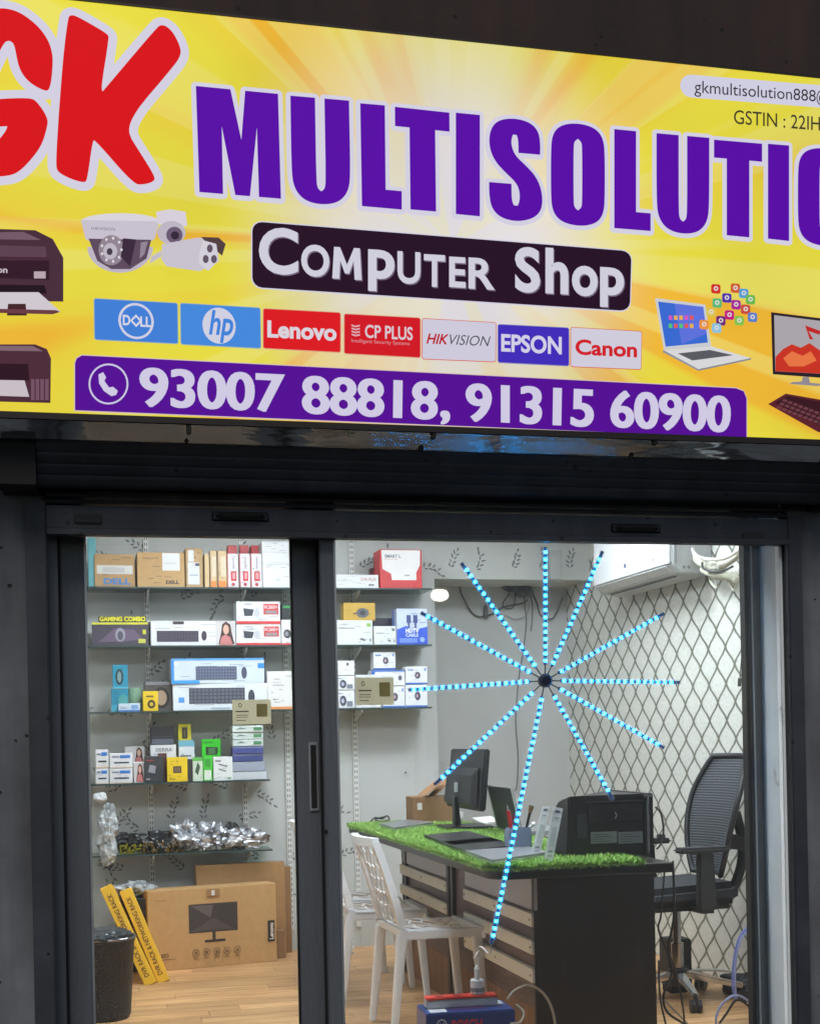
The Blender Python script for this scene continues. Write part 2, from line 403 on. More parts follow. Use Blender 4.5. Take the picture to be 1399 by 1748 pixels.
# printed leaf sprigs of the wallpaper
lf = MB(); rnd = random.Random(3)
def sprig(cx, cz, ang, ln, y):
    cv = rnd.uniform(-1.1, 1.1); a0 = ang
    for k in range(9):
        t = (k//2+1)/5.2; sd = 1 if k % 2 else -1; ang = a0+cv*t
        if k == 8: sd = 0
        bx = cx+c_(ang)*ln*t; bz = cz+s_(ang)*ln*t; a2 = ang+sd*R(38)+rnd.uniform(-.15, .15)
        L = .034*rnd.uniform(.75, 1.15); wd = .0058*rnd.uniform(.7, 1.1)
        p = [(bx+c_(a2)*L*q+s_(a2)*wd*e, bz+s_(a2)*L*q-c_(a2)*wd*e) for q, e in ((.15, 0), (.45, 1), (.8, .9), (1.1, 0), (.8, -.9), (.45, -1))]
        lf.add([(x, y, z) for x, z in p], [(0, 1, 2, 3, 4, 5)])
for i in range(10):
    for j in range(12):
        x = -.1+i*.175+rnd.uniform(-.05, .05)+(j % 2)*.085; z = .1+j*.215+rnd.uniform(-.05, .05)
        if x < 1.46 and rnd.random() < .8: sprig(x, z, R(rnd.uniform(-10, 190)), .14, YB-.0012)
for i in range(8):
    x = 1.6+i*.18
    for z in (2.20, 2.42):
        sprig(x+rnd.uniform(-.04, .04), z, R(rnd.uniform(20, 160)), .13, YB-.0012)
mk('leaf_print', lf, M((112, 117, 115), .6, var=.35), wb, kind='stuff')

# floor planks
def wood(name, cols, sx=2.2, sy=40, rough=.42, axis='x'):
    m, n, l, b = newmat(name); tc = n.new('ShaderNodeTexCoord'); oi = n.new('ShaderNodeObjectInfo')
    mp = n.new('ShaderNodeMapping'); mp.inputs['Scale'].default_value = (sx, sy, sy) if axis == 'x' else ((sy, sx, sy) if axis == 'y' else (sy, sy, sx))
    cb = n.new('ShaderNodeCombineXYZ'); l.new(mathn(n, l, 'MULTIPLY', oi.outputs['Random'], 40), cb.inputs[0]); l.new(mathn(n, l, 'MULTIPLY', oi.outputs['Random'], 23), cb.inputs[1])
    va = n.new('ShaderNodeVectorMath'); va.operation = 'ADD'; l.new(tc.outputs['Object'], va.inputs[0]); l.new(cb.outputs[0], va.inputs[1]); l.new(va.outputs[0], mp.inputs[0])
    nz = n.new('ShaderNodeTexNoise'); nz.inputs['Scale'].default_value = 1; nz.inputs['Detail'].default_value = 7; nz.inputs['Roughness'].default_value = .6; nz.inputs['Distortion'].default_value = .6
    l.new(mp.outputs[0], nz.inputs['Vector'])
    c = ramp(n, l, nz.outputs['Fac'], [(.3, cols[0]), (.5, cols[1]), (.7, cols[2])])
    hv = n.new('ShaderNodeHueSaturation'); l.new(c, hv.inputs['Color']); l.new(mathn(n, l, 'ADD', mathn(n, l, 'MULTIPLY', oi.outputs['Random'], .32), .84), hv.inputs['Value'])
    l.new(hv.outputs[0], b.inputs['Base Color']); b.inputs['Roughness'].default_value = rough
    bp = n.new('ShaderNodeBump'); bp.inputs['Strength'].default_value = .08; bp.inputs['Distance'].default_value = .003; l.new(nz.outputs['Fac'], bp.inputs['Height']); l.new(bp.outputs[0], b.inputs['Normal'])
    return m
M_floor = wood('oak_laminate', ((150, 108, 68), (198, 152, 104), (220, 180, 132)), 2.2, 34)
fl = mk('shop_floor', MB().box((-.7, -.1, -.06), (XW+.1, YR, -.006)), M((70, 48, 30), .7), kind='structure')
pm = {}
rowd = .118; rnd = random.Random(11); y = .2
while y < YR-.02:
    x = -.58-rnd.uniform(0, .8)
    while x < XW:
        L = rnd.choice((.62, .8, .95))
        x0 = max(x, -.58); x1 = min(x+L, XW)
        if x1-x0 > .05:
            key = round(x1-x0, 3)
            if key not in pm:
                me = bpy.data.meshes.new('plank'); b_ = MB().box((0, 0, -.006), (key-.002, rowd-.002, 0)); me.from_pydata(b_.v, [], b_.f); me.materials.append(M_floor); pm[key] = me
            o = bpy.data.objects.new('plank', pm[key]); COL.objects.link(o); o.parent = fl
            of = fl['_o']; o.location = (x0-of[0], y-of[1], -of[2])
        x += L
    y += rowd

# ceiling lights of the shop (above the shutter, out of view)
for i, (x, y) in enumerate(((.7, .62), (2.1, .62), (.75, 2.7), (2.2, 2.5))):
    t = thing('ceiling_light', ('square ceiling light over the entrance mat', 'square ceiling light over the near desk end', 'square ceiling light in front of the shelves', 'square ceiling light over the far desk end')[i], 'light', (x, y, ZC-.03), group='ceiling panel lights')
    mk('frame', MB().box((x-.32, y-.32, ZC-.03), (x+.32, y-.3, ZC-.001)).box((x-.32, y+.3, ZC-.03), (x+.32, y+.32, ZC-.001)).box((x-.32, y-.3, ZC-.03), (x-.3, y+.3, ZC-.001)).box((x+.3, y-.3, ZC-.03), (x+.32, y+.3, ZC-.001)), M((220, 220, 220), .4), t)
    mk('diffuser', MB().box((x-.299, y-.299, ZC-.022), (x+.299, y+.299, ZC-.004)), M((238, 247, 255), emit=44), t)

# ------------------------------------------------------------------ roller shutter
sh = thing('roller_shutter', 'dark grimy steel roller shutter half raised over the glass doors', 'shutter', (.95, -.12, 1.75))
YH = -.285; YH2 = -.19; zt = 1.966; zb = P(700, 842, Y=YH2).z
prof = [(YH, zt)]
for i in range(25):
    t = i/24; z = zt-(zt-zb)*t
    prof.append((YH+(YH2-YH)*t**.65-.006*abs(s_(t*math.pi*4.0))**.6*min(1, t*3), z))
prof += [(-.17, zb-.003), (-.13, zb+.004)]
mk('curtain_roll', MB().profile_x(prof, -.098, 2.085), M_shut, sh, smooth=False)
for z0, z1 in ((1.853, 1.868), (1.836, 1.851)):
    mk('slat', MB().profile_x([(-.112, z0), (-.126, z0+.002), (-.132, (z0+z1)/2), (-.126, z1-.002), (-.112, z1)], -.08, 2.01), M_shut, sh)
mk('bottom_bar', MB().profile_x([(-.112, 1.832), (-.128, 1.832), (-.130, 1.80), (-.13, 1.775), (-.14, 1.772), (-.14, 1.757), (-.10, 1.757)], -.08, 2.008), M_shut, sh)
for px, py in ((410, 882), (1085, 902)):
    c = P(px, py, Y=-.131); t = mk('handle', MB().box((c.x-.075, -.136, c.z-.012), (c.x+.075, -.1305, c.z+.012)), M((30, 32, 36), .6), sh, bevel=.004)
    mk('grip', MB().tube([(c.x-.06, -.136, c.z), (c.x-.05, -.150, c.z), (c.x+.05, -.150, c.z), (c.x+.06, -.136, c.z)], .005, 6), M_black, t)
for px, py in ((150, 885), (1285, 915)):
    c = P(px, py, Y=-.131); mk('lock_plate', MB().box((c.x-.035, -.137, c.z-.014), (c.x+.035, -.1305, c.z+.010)), M((34, 35, 38), .6), sh, bevel=.003)
for a, b in ((-.134, -.082), (2.009, 2.055)):
    mk('guide_channel', MB().box((a, -.128, -.02), (b, -.101, 1.845)), M_shut, sh, bevel=.003)
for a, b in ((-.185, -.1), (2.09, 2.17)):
    mk('dark_end_gap', MB().box((a, -.26, 1.86), (b, -.095, 1.97)), M_black, sh)  # matte black blocks stand in for the dark gaps beside the roll

# ------------------------------------------------------------------ lit shop sign
YS = -.35
def sp(px, py):
    p = P(px, py, Y=YS); return (p.x, p.z)
SX0, SX1, SZ0, SZ1 = -.62, 2.5, 2.0155, 3.014
sign = thing('shop_sign', 'long backlit yellow shop sign with red and purple lettering above the shutter', 'sign', (.94, YS, 2.0))
def sign_face():
    m, n, l, b = newmat('backlit_ray_print'); g = n.new('ShaderNodeNewGeometry'); sx = n.new('ShaderNodeSeparateXYZ'); l.new(g.outputs['Position'], sx.inputs[0])
    cx, cz = sp(770, 420)
    dx = mathn(n, l, 'SUBTRACT', sx.outputs[0], cx); dz = mathn(n, l, 'SUBTRACT', sx.outputs[2], cz)
    an = mathn(n, l, 'ARCTAN2', dz, dx); rr = mathn(n, l, 'SQRT', mathn(n, l, 'ADD', mathn(n, l, 'MULTIPLY', dx, dx), mathn(n, l, 'MULTIPLY', dz, dz)))
    def nz1(sc, det, seed):
        z = n.new('ShaderNodeTexNoise'); z.noise_dimensions = '2D'; z.inputs['Scale'].default_value = 1; z.inputs['Detail'].default_value = det
        cb = n.new('ShaderNodeCombineXYZ'); l.new(mathn(n, l, 'MULTIPLY', an, sc), cb.inputs[0]); l.new(mathn(n, l, 'ADD', mathn(n, l, 'MULTIPLY', rr, .35), seed), cb.inputs[1]); l.new(cb.outputs[0], z.inputs['Vector'])
        return z.outputs['Fac']
    beams = ramp(n, l, nz1(3.4, 1.2, 3.3), [(.38, (0, 0, 0)), (.43, (110, 110, 110)), (.5, (140, 140, 140)), (.56, (255, 255, 255))])
    fine = ramp(n, l, nz1(9, .5, 8.1), [(.47, (0, 0, 0)), (.52, (255, 255, 255))])
    core = n.new('ShaderNodeMapRange'); l.new(mathn(n, l, 'SQRT', mathn(n, l, 'ADD', mathn(n, l, 'POWER', mathn(n, l, 'MULTIPLY', dx, .9), 2), mathn(n, l, 'POWER', mathn(n, l, 'MULTIPLY', dz, .75), 2))), core.inputs[0])
    core.inputs[1].default_value = .12; core.inputs[2].default_value = .56; core.interpolation_type = 'SMOOTHSTEP'
    def mix(f, a, b_):
        x = n.new('ShaderNodeMix'); x.data_type = 'RGBA'
        for i, v in ((0, f), (6, a), (7, b_)):
            if isinstance(v, tuple): x.inputs[i].default_value = lin(v)
            elif isinstance(v, float): x.inputs[i].default_value = v
            else: l.new(v, x.inputs[i])
        return x.outputs[2]
    yel = mix(beams, (226, 214, 62), (232, 178, 48))
    yel = mix(mathn(n, l, 'MULTIPLY', fine, .45), yel, (230, 222, 118))
    pale = mix(mathn(n, l, 'MULTIPLY', beams, .4), (224, 219, 224), (234, 228, 160))
    col = mix(core.outputs[0], pale, yel)
    l.new(col, b.inputs['Emission Color']); b.inputs['Base Color'].default_value = (.01, .01, .01, 1); b.inputs['Roughness'].default_value = .5; b.inputs['Specular IOR Level'].default_value = .1
    # uneven light of the lamps inside the box
    up = n.new('ShaderNodeTexNoise'); up.inputs['Scale'].default_value = 1.6; l.new(g.outputs['Position'], up.inputs['Vector'])
    l.new(mathn(n, l, 'ADD', mathn(n, l, 'MULTIPLY', up.outputs['Fac'], .5), .76), b.inputs['Emission Strength'])
    return m
mk('face_panel', MB().box((SX0, YS, SZ0), (SX1, YS+.006, SZ1)), sign_face(), sign)
M_sfr = M((46, 40, 38), .5, .4)
mk('frame', MB().box((SX0-.02, YS-.006, SZ0-.016), (SX1+.02, YS+.06, SZ0-.0005)).box((SX0-.02, YS-.003, SZ1+.0005), (SX1+.02, YS+.06, SZ1+.006))
   .box((SX0-.02, YS-.006, SZ0), (SX0-.0005, YS+.06, SZ1)).box((SX1+.0005, YS-.006, SZ0), (SX1+.02, YS+.06, SZ1)), M_sfr, sign)
mk('back_box', MB().box((SX0, YS+.012, SZ0), (SX1, -.091, SZ1)), M_sfr, sign)
# polished steel soffit strip under the sign
sof = mk('soffit_strip', MB().hexa([(-.33, YS+.004, 2.0005), (2.3, YS+.004, 2.0005), (2.3, -.283, 1.966), (-.33, -.283, 1.966)],
                                   [(-.33, YS+.009, 2.006), (2.3, YS+.009, 2.006), (2.3, -.279, 1.974), (-.33, -.279, 1.974)]), mirror_strip(), bld)
sof.data.materials[0].name = 'wavy_polished_steel'
for px, py, yy in ((322, 733, -.345), (739, 742, -.345), (1117, 753, -.345), (318, 748, -.29), (718, 763, -.29), (1077, 773, -.29)):
    c = P(px, py, Y=yy); mk('clip', MB().box((c.x-.006, yy-.008, c.z-.012), (c.x+.006, yy+.01, c.z+.012)), M_black, sof, bevel=.003)
def EM(c): return M(c, emit=.93, sample=False)
def spl(pts): return [sp(*p) for p in pts]
def sart(k=1):
    a = Art(EM, .0008); a.k = k; return a
def sfn(x, z, h): return (x, YS-h, z)
LIL = (218, 214, 232)
# red initials
G = [(172,308),(150,312),(95,280),(65,235),(55,185),(48,150),(30,138),(10,150),(-60,300),(-85,430),(-70,500),(-40,505),(0,475),(22,445),(25,432),(-30,435),(-35,345),(0,338),(100,335),(125,345),(165,405),(160,440),(145,490),(120,530),(70,585),(30,603),(-60,605),(-150,560),(-190,450),(-180,300),(-110,120),(-40,40),(0,28),(40,33),(80,50),(130,90),(160,130),(175,165),(182,210)]
K = [(232,62),(240,54),(255,54),(300,78),(368,118),(372,132),(345,300),(350,314),(535,95),(550,86),(570,92),(595,118),(618,170),(614,195),(595,225),(420,430),(470,510),(530,605),(524,622),(490,632),(455,630),(325,480),(316,482),(298,615),(288,626),(240,612),(198,590),(190,565),(200,400),(215,200)]
red = (222, 14, 22)
a = sart(); gk = [spl(chaikin([(x/2, y/2) for x, y in q], 80)) for q in (G, K)]
for q in gk: a.halo(q, .0205, LIL)
a.k = 4
for q in gk: a.poly(q, red)
a.build('initial_lettering', sign, sfn)
# purple title
LET = {
 'M': ([(0,0),(.42,0),(.535,.47),(.6,0),(1,0),(1,1),(.73,1),(.73,.34),(.62,1),(.44,1),(.30,.36),(.29,1),(0,1)],),
 'U': ([(0,0),(.42,0),(.42,.78),(.44,.86),(.5,.885),(.56,.86),(.58,.78),(.58,0),(1,0),(1,.72),(.96,.86),(.85,.95),(.7,.995),(.5,1.01),(.3,.995),(.15,.95),(.04,.86),(0,.72)],),
 'L': ([(0,0),(.6,0),(.6,.82),(1,.82),(1,1),(0,1)],),
 'T': ([(0,0),(1,0),(1,.19),(.735,.19),(.735,1),(.265,1),(.265,.19),(0,.19)],),
 'I': ([(0,0),(1,0),(1,1),(0,1)],),
 'N': ([(0,0),(.4,0),(.6,.5),(.6,0),(1,0),(1,1),(.62,1),(.4,.45),(.4,1),(0,1)],),
 'O': ([(.5,-.01),(.72,.005),(.88,.05),(.97,.13),(1,.25),(1,.75),(.97,.87),(.88,.95),(.72,.995),(.5,1.01),(.28,.995),(.12,.95),(.03,.87),(0,.75),(0,.25),(.03,.13),(.12,.05),(.28,.005)],
       [(.5,.145),(.56,.17),(.58,.22),(.58,.78),(.56,.83),(.5,.855),(.44,.83),(.42,.78),(.42,.22),(.44,.17)]),
 'S': ([(.97,.33),(.56,.33),(.56,.2),(.53,.155),(.46,.155),(.43,.2),(.43,.27),(.5,.36),(.7,.45),(.87,.54),(.97,.65),(1,.78),(.96,.89),(.8,.97),(.5,1.01),(.2,.98),(.04,.89),(0,.76),(0,.64),(.42,.64),(.42,.8),(.46,.85),(.53,.85),(.57,.8),(.57,.7),(.5,.62),(.3,.53),(.13,.44),(.03,.34),(0,.22),(.05,.1),(.2,.02),(.5,-.01),(.8,.02),(.95,.1),(.98,.22)],),
}
def q2(*p): return [(x/2, y/2) for x, y in p]
TITLE = [('M', q2((668,295),(948,322),(958,680),(680,657))), ('U', q2((990,328),(1190,345),(1197,702),(995,690))), ('L', q2((1228,354),(1368,366),(1370,717),(1234,705))),
 ('T', [(673,183),(766,193),(768,364),(675,356)]), ('I', [(777,193),(818,197),(818,370),(777,366)]), ('S', [(833,200),(922,208),(926,381),(834,374)]), ('O', [(939,209),(1031,217),(1031,388),(939,381)]),
 ('L', [(1047,221),(1109,227),(1109,395),(1047,390)]), ('U', [(1119,228),(1209,236),(1209,402),(1119,394)]), ('T', [(1217,239),(1299,246),(1299,408),(1217,400)]), ('I', [(1309,246),(1345,249),(1345,412),(1309,408)]),
 ('O', [(1360,251),(1448,259),(1448,423),(1360,415)]), ('N', [(1462,261),(1548,269),(1548,430),(1462,424)])]
a = sart(1)
lt = [[spl(chaikin([bil(q, *p) for p in lp]) if c in 'USO' else [bil(q, *p) for p in lp]) for lp in LET[c]] for c, q in TITLE]
for lp in lt: a.halo(lp[0], .0115, LIL); a.k = 1 + (a.k % 2)
a.k = 5
for lp in lt: a.poly(lp[0], (90, 4, 170), holes=lp[1:]); a.k = 5
a.build('title_lettering', sign, sfn)
# subtitle plate
def rq(q, r, n=4):
    """rounded quad in sign plane from pixel corners TL,TR,BR,BL; r as fraction of the height"""
    Wd = math.dist(q[0], q[1]); Hd = math.dist(q[0], q[3]); rx = r*Hd/Wd
    out = []
    for cx, cy, a0 in ((1-rx, 1-r, 0), (rx, 1-r, 90), (rx, r, 180), (1-rx, r, 270)):
        for i in range(n+1):
            an = R(a0+90*i/n); out.append(bil(q, cx+rx*c_(an), cy+r*s_(an)))
    return spl(out)
a = sart(6); sub = [(430,379),(1076,430),(1073,532),(430,491)]
a.poly(rq(sub, .15), LIL, offset=.003); a.poly(rq(sub, .15), (38, 12, 36))
for ch, x0, y0, x1, y1, b in (('C',441,390,508,470,.028),('O',513,419,561,474,.028),('M',566,424,616,478,.008),('p',627,428,672,499,.03),('U',677,431,716,486,.022),('T',722,436,758,491,.028),('E',765,440,793,492,.028),('R',798,442,843,495,.024),
                          ('S',877,423,920,501,.032),('h',929,425,968,503,.032),('o',974,455,1018,507,.032),('p',1022,458,1063,526,.032)):
    sl = (x1-x0)*.06
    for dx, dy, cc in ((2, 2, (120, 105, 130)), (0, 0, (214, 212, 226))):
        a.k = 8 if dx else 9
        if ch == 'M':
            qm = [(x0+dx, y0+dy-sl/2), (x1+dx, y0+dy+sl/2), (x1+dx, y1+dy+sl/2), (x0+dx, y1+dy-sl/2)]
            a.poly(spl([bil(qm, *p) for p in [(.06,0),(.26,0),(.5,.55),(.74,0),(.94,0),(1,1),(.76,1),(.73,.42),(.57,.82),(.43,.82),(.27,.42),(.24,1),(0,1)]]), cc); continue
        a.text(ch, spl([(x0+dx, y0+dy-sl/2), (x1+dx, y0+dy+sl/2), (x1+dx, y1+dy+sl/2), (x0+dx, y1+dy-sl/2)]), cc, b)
a.build('subtitle_plate', sign, sfn)
# maker tiles
def tile(q, col, edge, draw):
    a = sart(6); a.poly(rq(q, .04, 2), edge, offset=.002); a.poly(rq(q, .04, 2), col)
    T = lambda x0, y0, x1, y1: spl([bil(q, x0, y0), bil(q, x1, y0), bil(q, x1, y1), bil(q, x0, y1)])
    U = lambda pts: spl([bil(q, *p) for p in pts])
    draw(a, T, U); a.build('logo_tile', sign, sfn)
def d1(a, T, U):
    a.poly(U(ell(.5, .5, .215, .45, 28)), (214, 214, 232), holes=[U(ell(.5, .5, .185, .39, 28))])
    a.text('D', T(.34, .36, .43, .62), (220, 220, 236), .03); a.text('LL', T(.55, .38, .68, .64), (220, 220, 236), .03)
    a.flat(U([(.425, .5), (.5, .34), (.57, .5), (.5, .66)]), (220, 220, 236)); a.flat(U([(.455, .5), (.5, .41), (.54, .5), (.5, .59)]), (66, 130, 220))
tile([(161,511),(302,519),(303,587),(162,580)], (66, 130, 220), (150, 180, 190), d1)
def d2(a, T, U):
    a.poly(U(ell(.48, .5, .21, .45, 28)), (214, 214, 232)); a.text('hp', T(.35, .12, .66, .93), (66, 134, 224), .02, .22)
tile([(308,519),(443,527),(444,595),(309,588)], (70, 140, 226), (150, 180, 190), d2)
tile([(449,528),(580,535),(580,602),(449,595)], (226, 24, 32), (225, 170, 140), lambda a, T, U: a.text('Lenovo', T(.05, .29, .95, .73), (224, 216, 226), .035))
def d4(a, T, U):
    a.text('CP PLUS', T(.27, .24, .9, .58), (222, 205, 215), .02); a.text('Intelligent Security Systems', T(.09, .62, .86, .74), (220, 150, 160))
    for k in range(4): a.flat(U([(.09, .26+k*.08), (.14, .29+k*.08), (.2, .26+k*.08), (.2, .30+k*.08), (.14, .33+k*.08), (.09, .30+k*.08)]), (225, 180, 190))
tile([(587,537),(716,544),(716,611),(587,604)], (214, 22, 36), (225, 170, 140), d4)
def d5(a, T, U): a.text('HIK', T(.05, .36, .36, .62), (190, 20, 36), .02, .3); a.text('VISION', T(.37, .36, .93, .62), (86, 84, 92), -.002, .3)
tile([(720,545),(845,552),(844,618),(720,613)], (212, 208, 226), (222, 110, 90), d5)
tile([(849,555),(969,561),(969,625),(849,619)], (66, 44, 190), (140, 140, 190), lambda a, T, U: a.text('EPSON', T(.04, .24, .9, .72), (216, 212, 236), .03))
tile([(973,560),(1093,567),(1092,631),(973,626)], (214, 210, 226), (222, 110, 90), lambda a, T, U: a.text('Canon', T(.06, .29, .94, .70), (214, 30, 40), .03))
# phone band
pb = [(128,606),(1273,665),(1273,748),(128,702)]
a = sart(2)
lp = [(128,690),(128,620),(131,612),(140,607),(1255,663),(1268,668),(1273,680),(1273,747.5),(128,700.5)]
a.poly(spl(lp), (225, 200, 190), offset=.0025); a.poly(spl(lp), (86, 8, 152))
for s, q in (('93007', [(239,627),(484,639),(482,705),(241,695)]), ('88818', [(515,641),(746,652),(744,718),(517,707)]), (',', [(752,701),(766,702),(765,727),(752,725)]), ('91315', [(795,654),(1012,665),(1010,731),(796,720)]), ('60900', [(1041,666),(1245,676),(1243,740),(1042,731)])):
    a.k = 5; a.btext(s, spl(q), (214, 208, 234), .016, .0028)
a.k = 5; a.poly(spl(ell(185, 656, 34, 35, 28)), (214, 208, 234), holes=[spl(ell(185, 656, 31, 32, 28))])
a.poly(spl([(168,640),(176,636),(181,645),(178,651),(186,662),(193,661),(201,668),(198,675),(190,677),(177,668),(169,655)]), (214, 208, 234))
a.build('phone_number_band', sign, sfn)
# email and registration lines
a = sart(2); a.poly(rq([(1160,126),(1480,152),(1480,190),(1160,165)], .5, 6), (214, 212, 232))
a.text('gkmultisolution888', spl([(1184,137),(1391,154),(1391,180),(1184,165)]), (52, 48, 52)); a.text('@gmail.com', spl([(1392,153),(1500,162),(1500,190),(1392,181)]), (52, 48, 52))
a.text('GSTIN : 22IH', spl([(1251,188),(1398,200),(1398,224),(1251,212)]), (66, 60, 40), .004)
a.build('contact_lettering', sign, sfn)
# pictures of goods
a = sart(2)                                                     # three cameras
a.poly(spl(ell(205, 378, 67, 14, 20)), (224, 218, 228)); a.poly(spl([(138,376),(272,378),(264,408),(238,424),(170,424),(146,408)]), (206, 198, 212))
a.poly(spl(ell(205, 422, 56, 44, 20, 0, 180)), (196, 186, 202)); a.poly(spl([(151,408),(258,410),(250,442),(222,460),(190,460),(166,446)]), (96, 76, 96))
a.poly(spl(ell(190, 428, 22, 26, 18)), (150, 136, 150)); a.poly(spl(ell(188, 430, 12, 14, 18)), (196, 188, 200)); a.poly(spl([(210,408),(232,410),(222,456),(206,440)]), (60, 40, 62)); a.poly(spl(ell(187, 431, 5, 6)), (70, 60, 72))
kk = a.k
for i in range(9): a.k = kk; a.poly(spl(ell(190+17*c_(R(i*40)), 428+20*s_(R(i*40)), 2.2, 2.6, 8)), (226, 222, 230))
a.text('HIKVISION', spl([(156,389),(196,391),(196,396),(156,394)]), (120, 112, 126)); a.poly(spl([(240,416),(252,414),(246,436),(238,444)]), (150, 138, 152))
a.poly(spl([(255,452),(275,440),(275,430),(258,440)]), (200, 194, 206))
a.poly(spl([(266,364),(290,360),(316,364),(319,388),(300,392),(268,384)]), (222, 214, 226)); a.poly(spl(ell(292, 400, 24, 20)), (196, 188, 202)); a.poly(spl(ell(297, 404, 14, 14)), (110, 92, 118)); a.poly(spl(ell(298, 405, 7, 7)), (52, 38, 60))
a.poly(spl([(276,420),(336,409),(370,412),(372,450),(340,466),(284,458),(275,446)]), (206, 200, 212)); a.poly(spl([(342,408),(372,409),(384,420),(378,440),(366,430),(352,418)]), (84, 64, 66))
a.poly(spl([(346,414),(368,420),(372,448),(354,466),(338,452),(340,430)]), (218, 214, 224))
for x, y in ((357, 428), (350, 446), (364, 446)): a.poly(spl(ell(x, y, 5, 7)), (100, 86, 104)); a.k -= 1
a.build('camera_picture', sign, sfn)
a = sart(2)                                                     # two printers
for (x, y), sc2 in (((0, 390), 1),):
    a.poly(spl([(-70,395),(0,391),(60,393),(90,408),(108,440),(108,515),(-70,512)]), (74, 44, 60)); a.poly(spl([(-70,398),(40,396),(70,410),(-70,408)]), (120, 92, 108)); a.poly(spl([(-70,445),(84,445),(84,478),(-70,472)]), (52, 22, 40)); a.poly(spl([(58,464),(78,464),(78,476),(58,476)]), (190, 170, 180))
    a.poly(spl([(-70,418),(78,422),(80,440),(-70,438)]), (96, 66, 84)); a.poly(spl([(-70,486),(76,488),(80,502),(-70,500)]), (34, 14, 28))
    a.poly(spl([(-70,500),(66,500),(104,534),(-70,526)]), (214, 206, 214)); a.poly(spl([(14,520),(44,520),(46,540),(12,540)]), (70, 36, 40)); a.poly(spl([(-70,527),(96,531),(103,534),(90,538),(-70,534)]), (110, 60, 70))
    a.text('Canon', spl([(-34,456),(13,457),(13,468),(-34,467)]), (214, 200, 210), .02)
a.k = 2
a.poly(spl([(-70,588),(60,588),(80,596),(87,612),(86,688),(-70,684)]), (78, 44, 58)); a.poly(spl([(-70,590),(56,591),(74,600),(-70,598)]), (132, 104, 116)); a.poly(spl([(-70,620),(48,622),(50,650),(-70,646)]), (46, 18, 34)); a.poly(spl([(-70,648),(42,650),(50,678),(-70,674)]), (206, 196, 204))
for k in range(4): a.poly(spl([(53+k*8, 648), (59+k*8, 648), (59+k*8, 684), (53+k*8, 684)]), (120, 84, 104)); a.k = 7
a.build('printer_picture', sign, sfn)
a = sart(2)                                                     # laptop with app icons
a.poly(spl([(1117,510),(1120,509),(1203,520),(1213,592),(1132,597)]), (206, 210, 214)); a.poly(spl([(1122,515),(1199,524),(1207,585),(1135,592)]), (58, 108, 214)); a.poly(spl([(1150,519),(1199,524),(1205,570),(1162,588)]), (96, 116, 226))
a.poly(spl([(1130,598),(1213,592),(1280,612),(1190,631)]), (222, 222, 224)); a.poly(spl([(1155,604),(1210,598),(1250,607),(1180,616)]), (92, 92, 100)); a.poly(spl([(1130,598),(1190,631),(1190,634),(1129,602)]), (150, 152, 158)); a.poly(spl([(1190,631),(1280,612),(1279,615),(1190,634)]), (140, 142, 148))
rn = random.Random(5); kk = a.k
for i in range(12): 
    x = 1139+(i % 6)*9; y = 540+(i//6)*14; a.k = kk; a.rect(*sp(x, y+7), *sp(x+6, y), rn.choice(((230, 90, 90), (90, 200, 120), (240, 180, 80), (90, 120, 240), (220, 90, 200))))
for i, (x, y, c) in enumerate(((1219,494,(214,50,40)),(1252,493,(214,96,50)),(1266,502,(88,160,214)),(1237,510,(84,50,170)),(1277,513,(110,190,80)),(1220,519,(96,190,120)),(1252,522,(170,40,150)),(1268,530,(206,80,60)),(1209,535,(226,200,80)),(1240,540,(196,30,130)),(1279,544,(96,130,200)),(1225,550,(120,40,120)),(1256,550,(136,200,80)),(1196,557,(240,150,60)),(1217,563,(140,200,226)))):
    a.k = kk+1+i; a.poly(rq([(x-8,y-8),(x+8,y-7),(x+8,y+9),(x-8,y+8)], .2, 2), c)
    a.poly(spl(ell(x, y, 4, 4, 10)), (232, 226, 230), holes=[spl(ell(x, y, 2, 2, 8))])
a.build('laptop_picture', sign, sfn)
a = sart(2)                                                     # monitor and keyboard
a.poly(spl([(1315,533),(1470,552),(1470,650),(1318,639)]), (40, 30, 40)); a.poly(spl([(1320,538),(1470,557),(1470,642),(1322,634)]), (176, 170, 176)); a.poly(spl([(1322,610),(1335,596),(1350,588),(1365,594),(1380,586),(1400,600),(1470,606),(1470,642),(1322,634)]), (206, 52, 36)); a.poly(spl([(1335,612),(1350,600),(1368,608),(1382,600),(1392,616),(1370,626),(1345,626)]), (238, 120, 70))
a.poly(spl([(1372,556),(1399,566),(1396,572),(1378,566),(1386,580),(1380,580)]), (196, 40, 40)); a.poly(spl([(1368,644),(1378,644),(1380,654),(1400,656),(1395,660),(1345,656),(1350,653),(1366,652)]), (150, 142, 150))
a.k = 2; a.poly(spl([(1310,690),(1340,672),(1500,700),(1500,745),(1396,738)]), (92, 34, 44)); a.poly(spl([(1322,688),(1342,676),(1500,704),(1500,734),(1400,728)]), (58, 22, 32)); 
kk = a.k
for i in range(9):
    for j in range(3):
        x = 1336+i*9-j*5; y = 681+i*3.4+j*6; a.k = kk; a.flat(spl([(x, y), (x+7, y+2.4), (x+4, y+6.4), (x-3, y+4)]), (112, 62, 70))
a.build('keyboard_picture', sign, sfn)

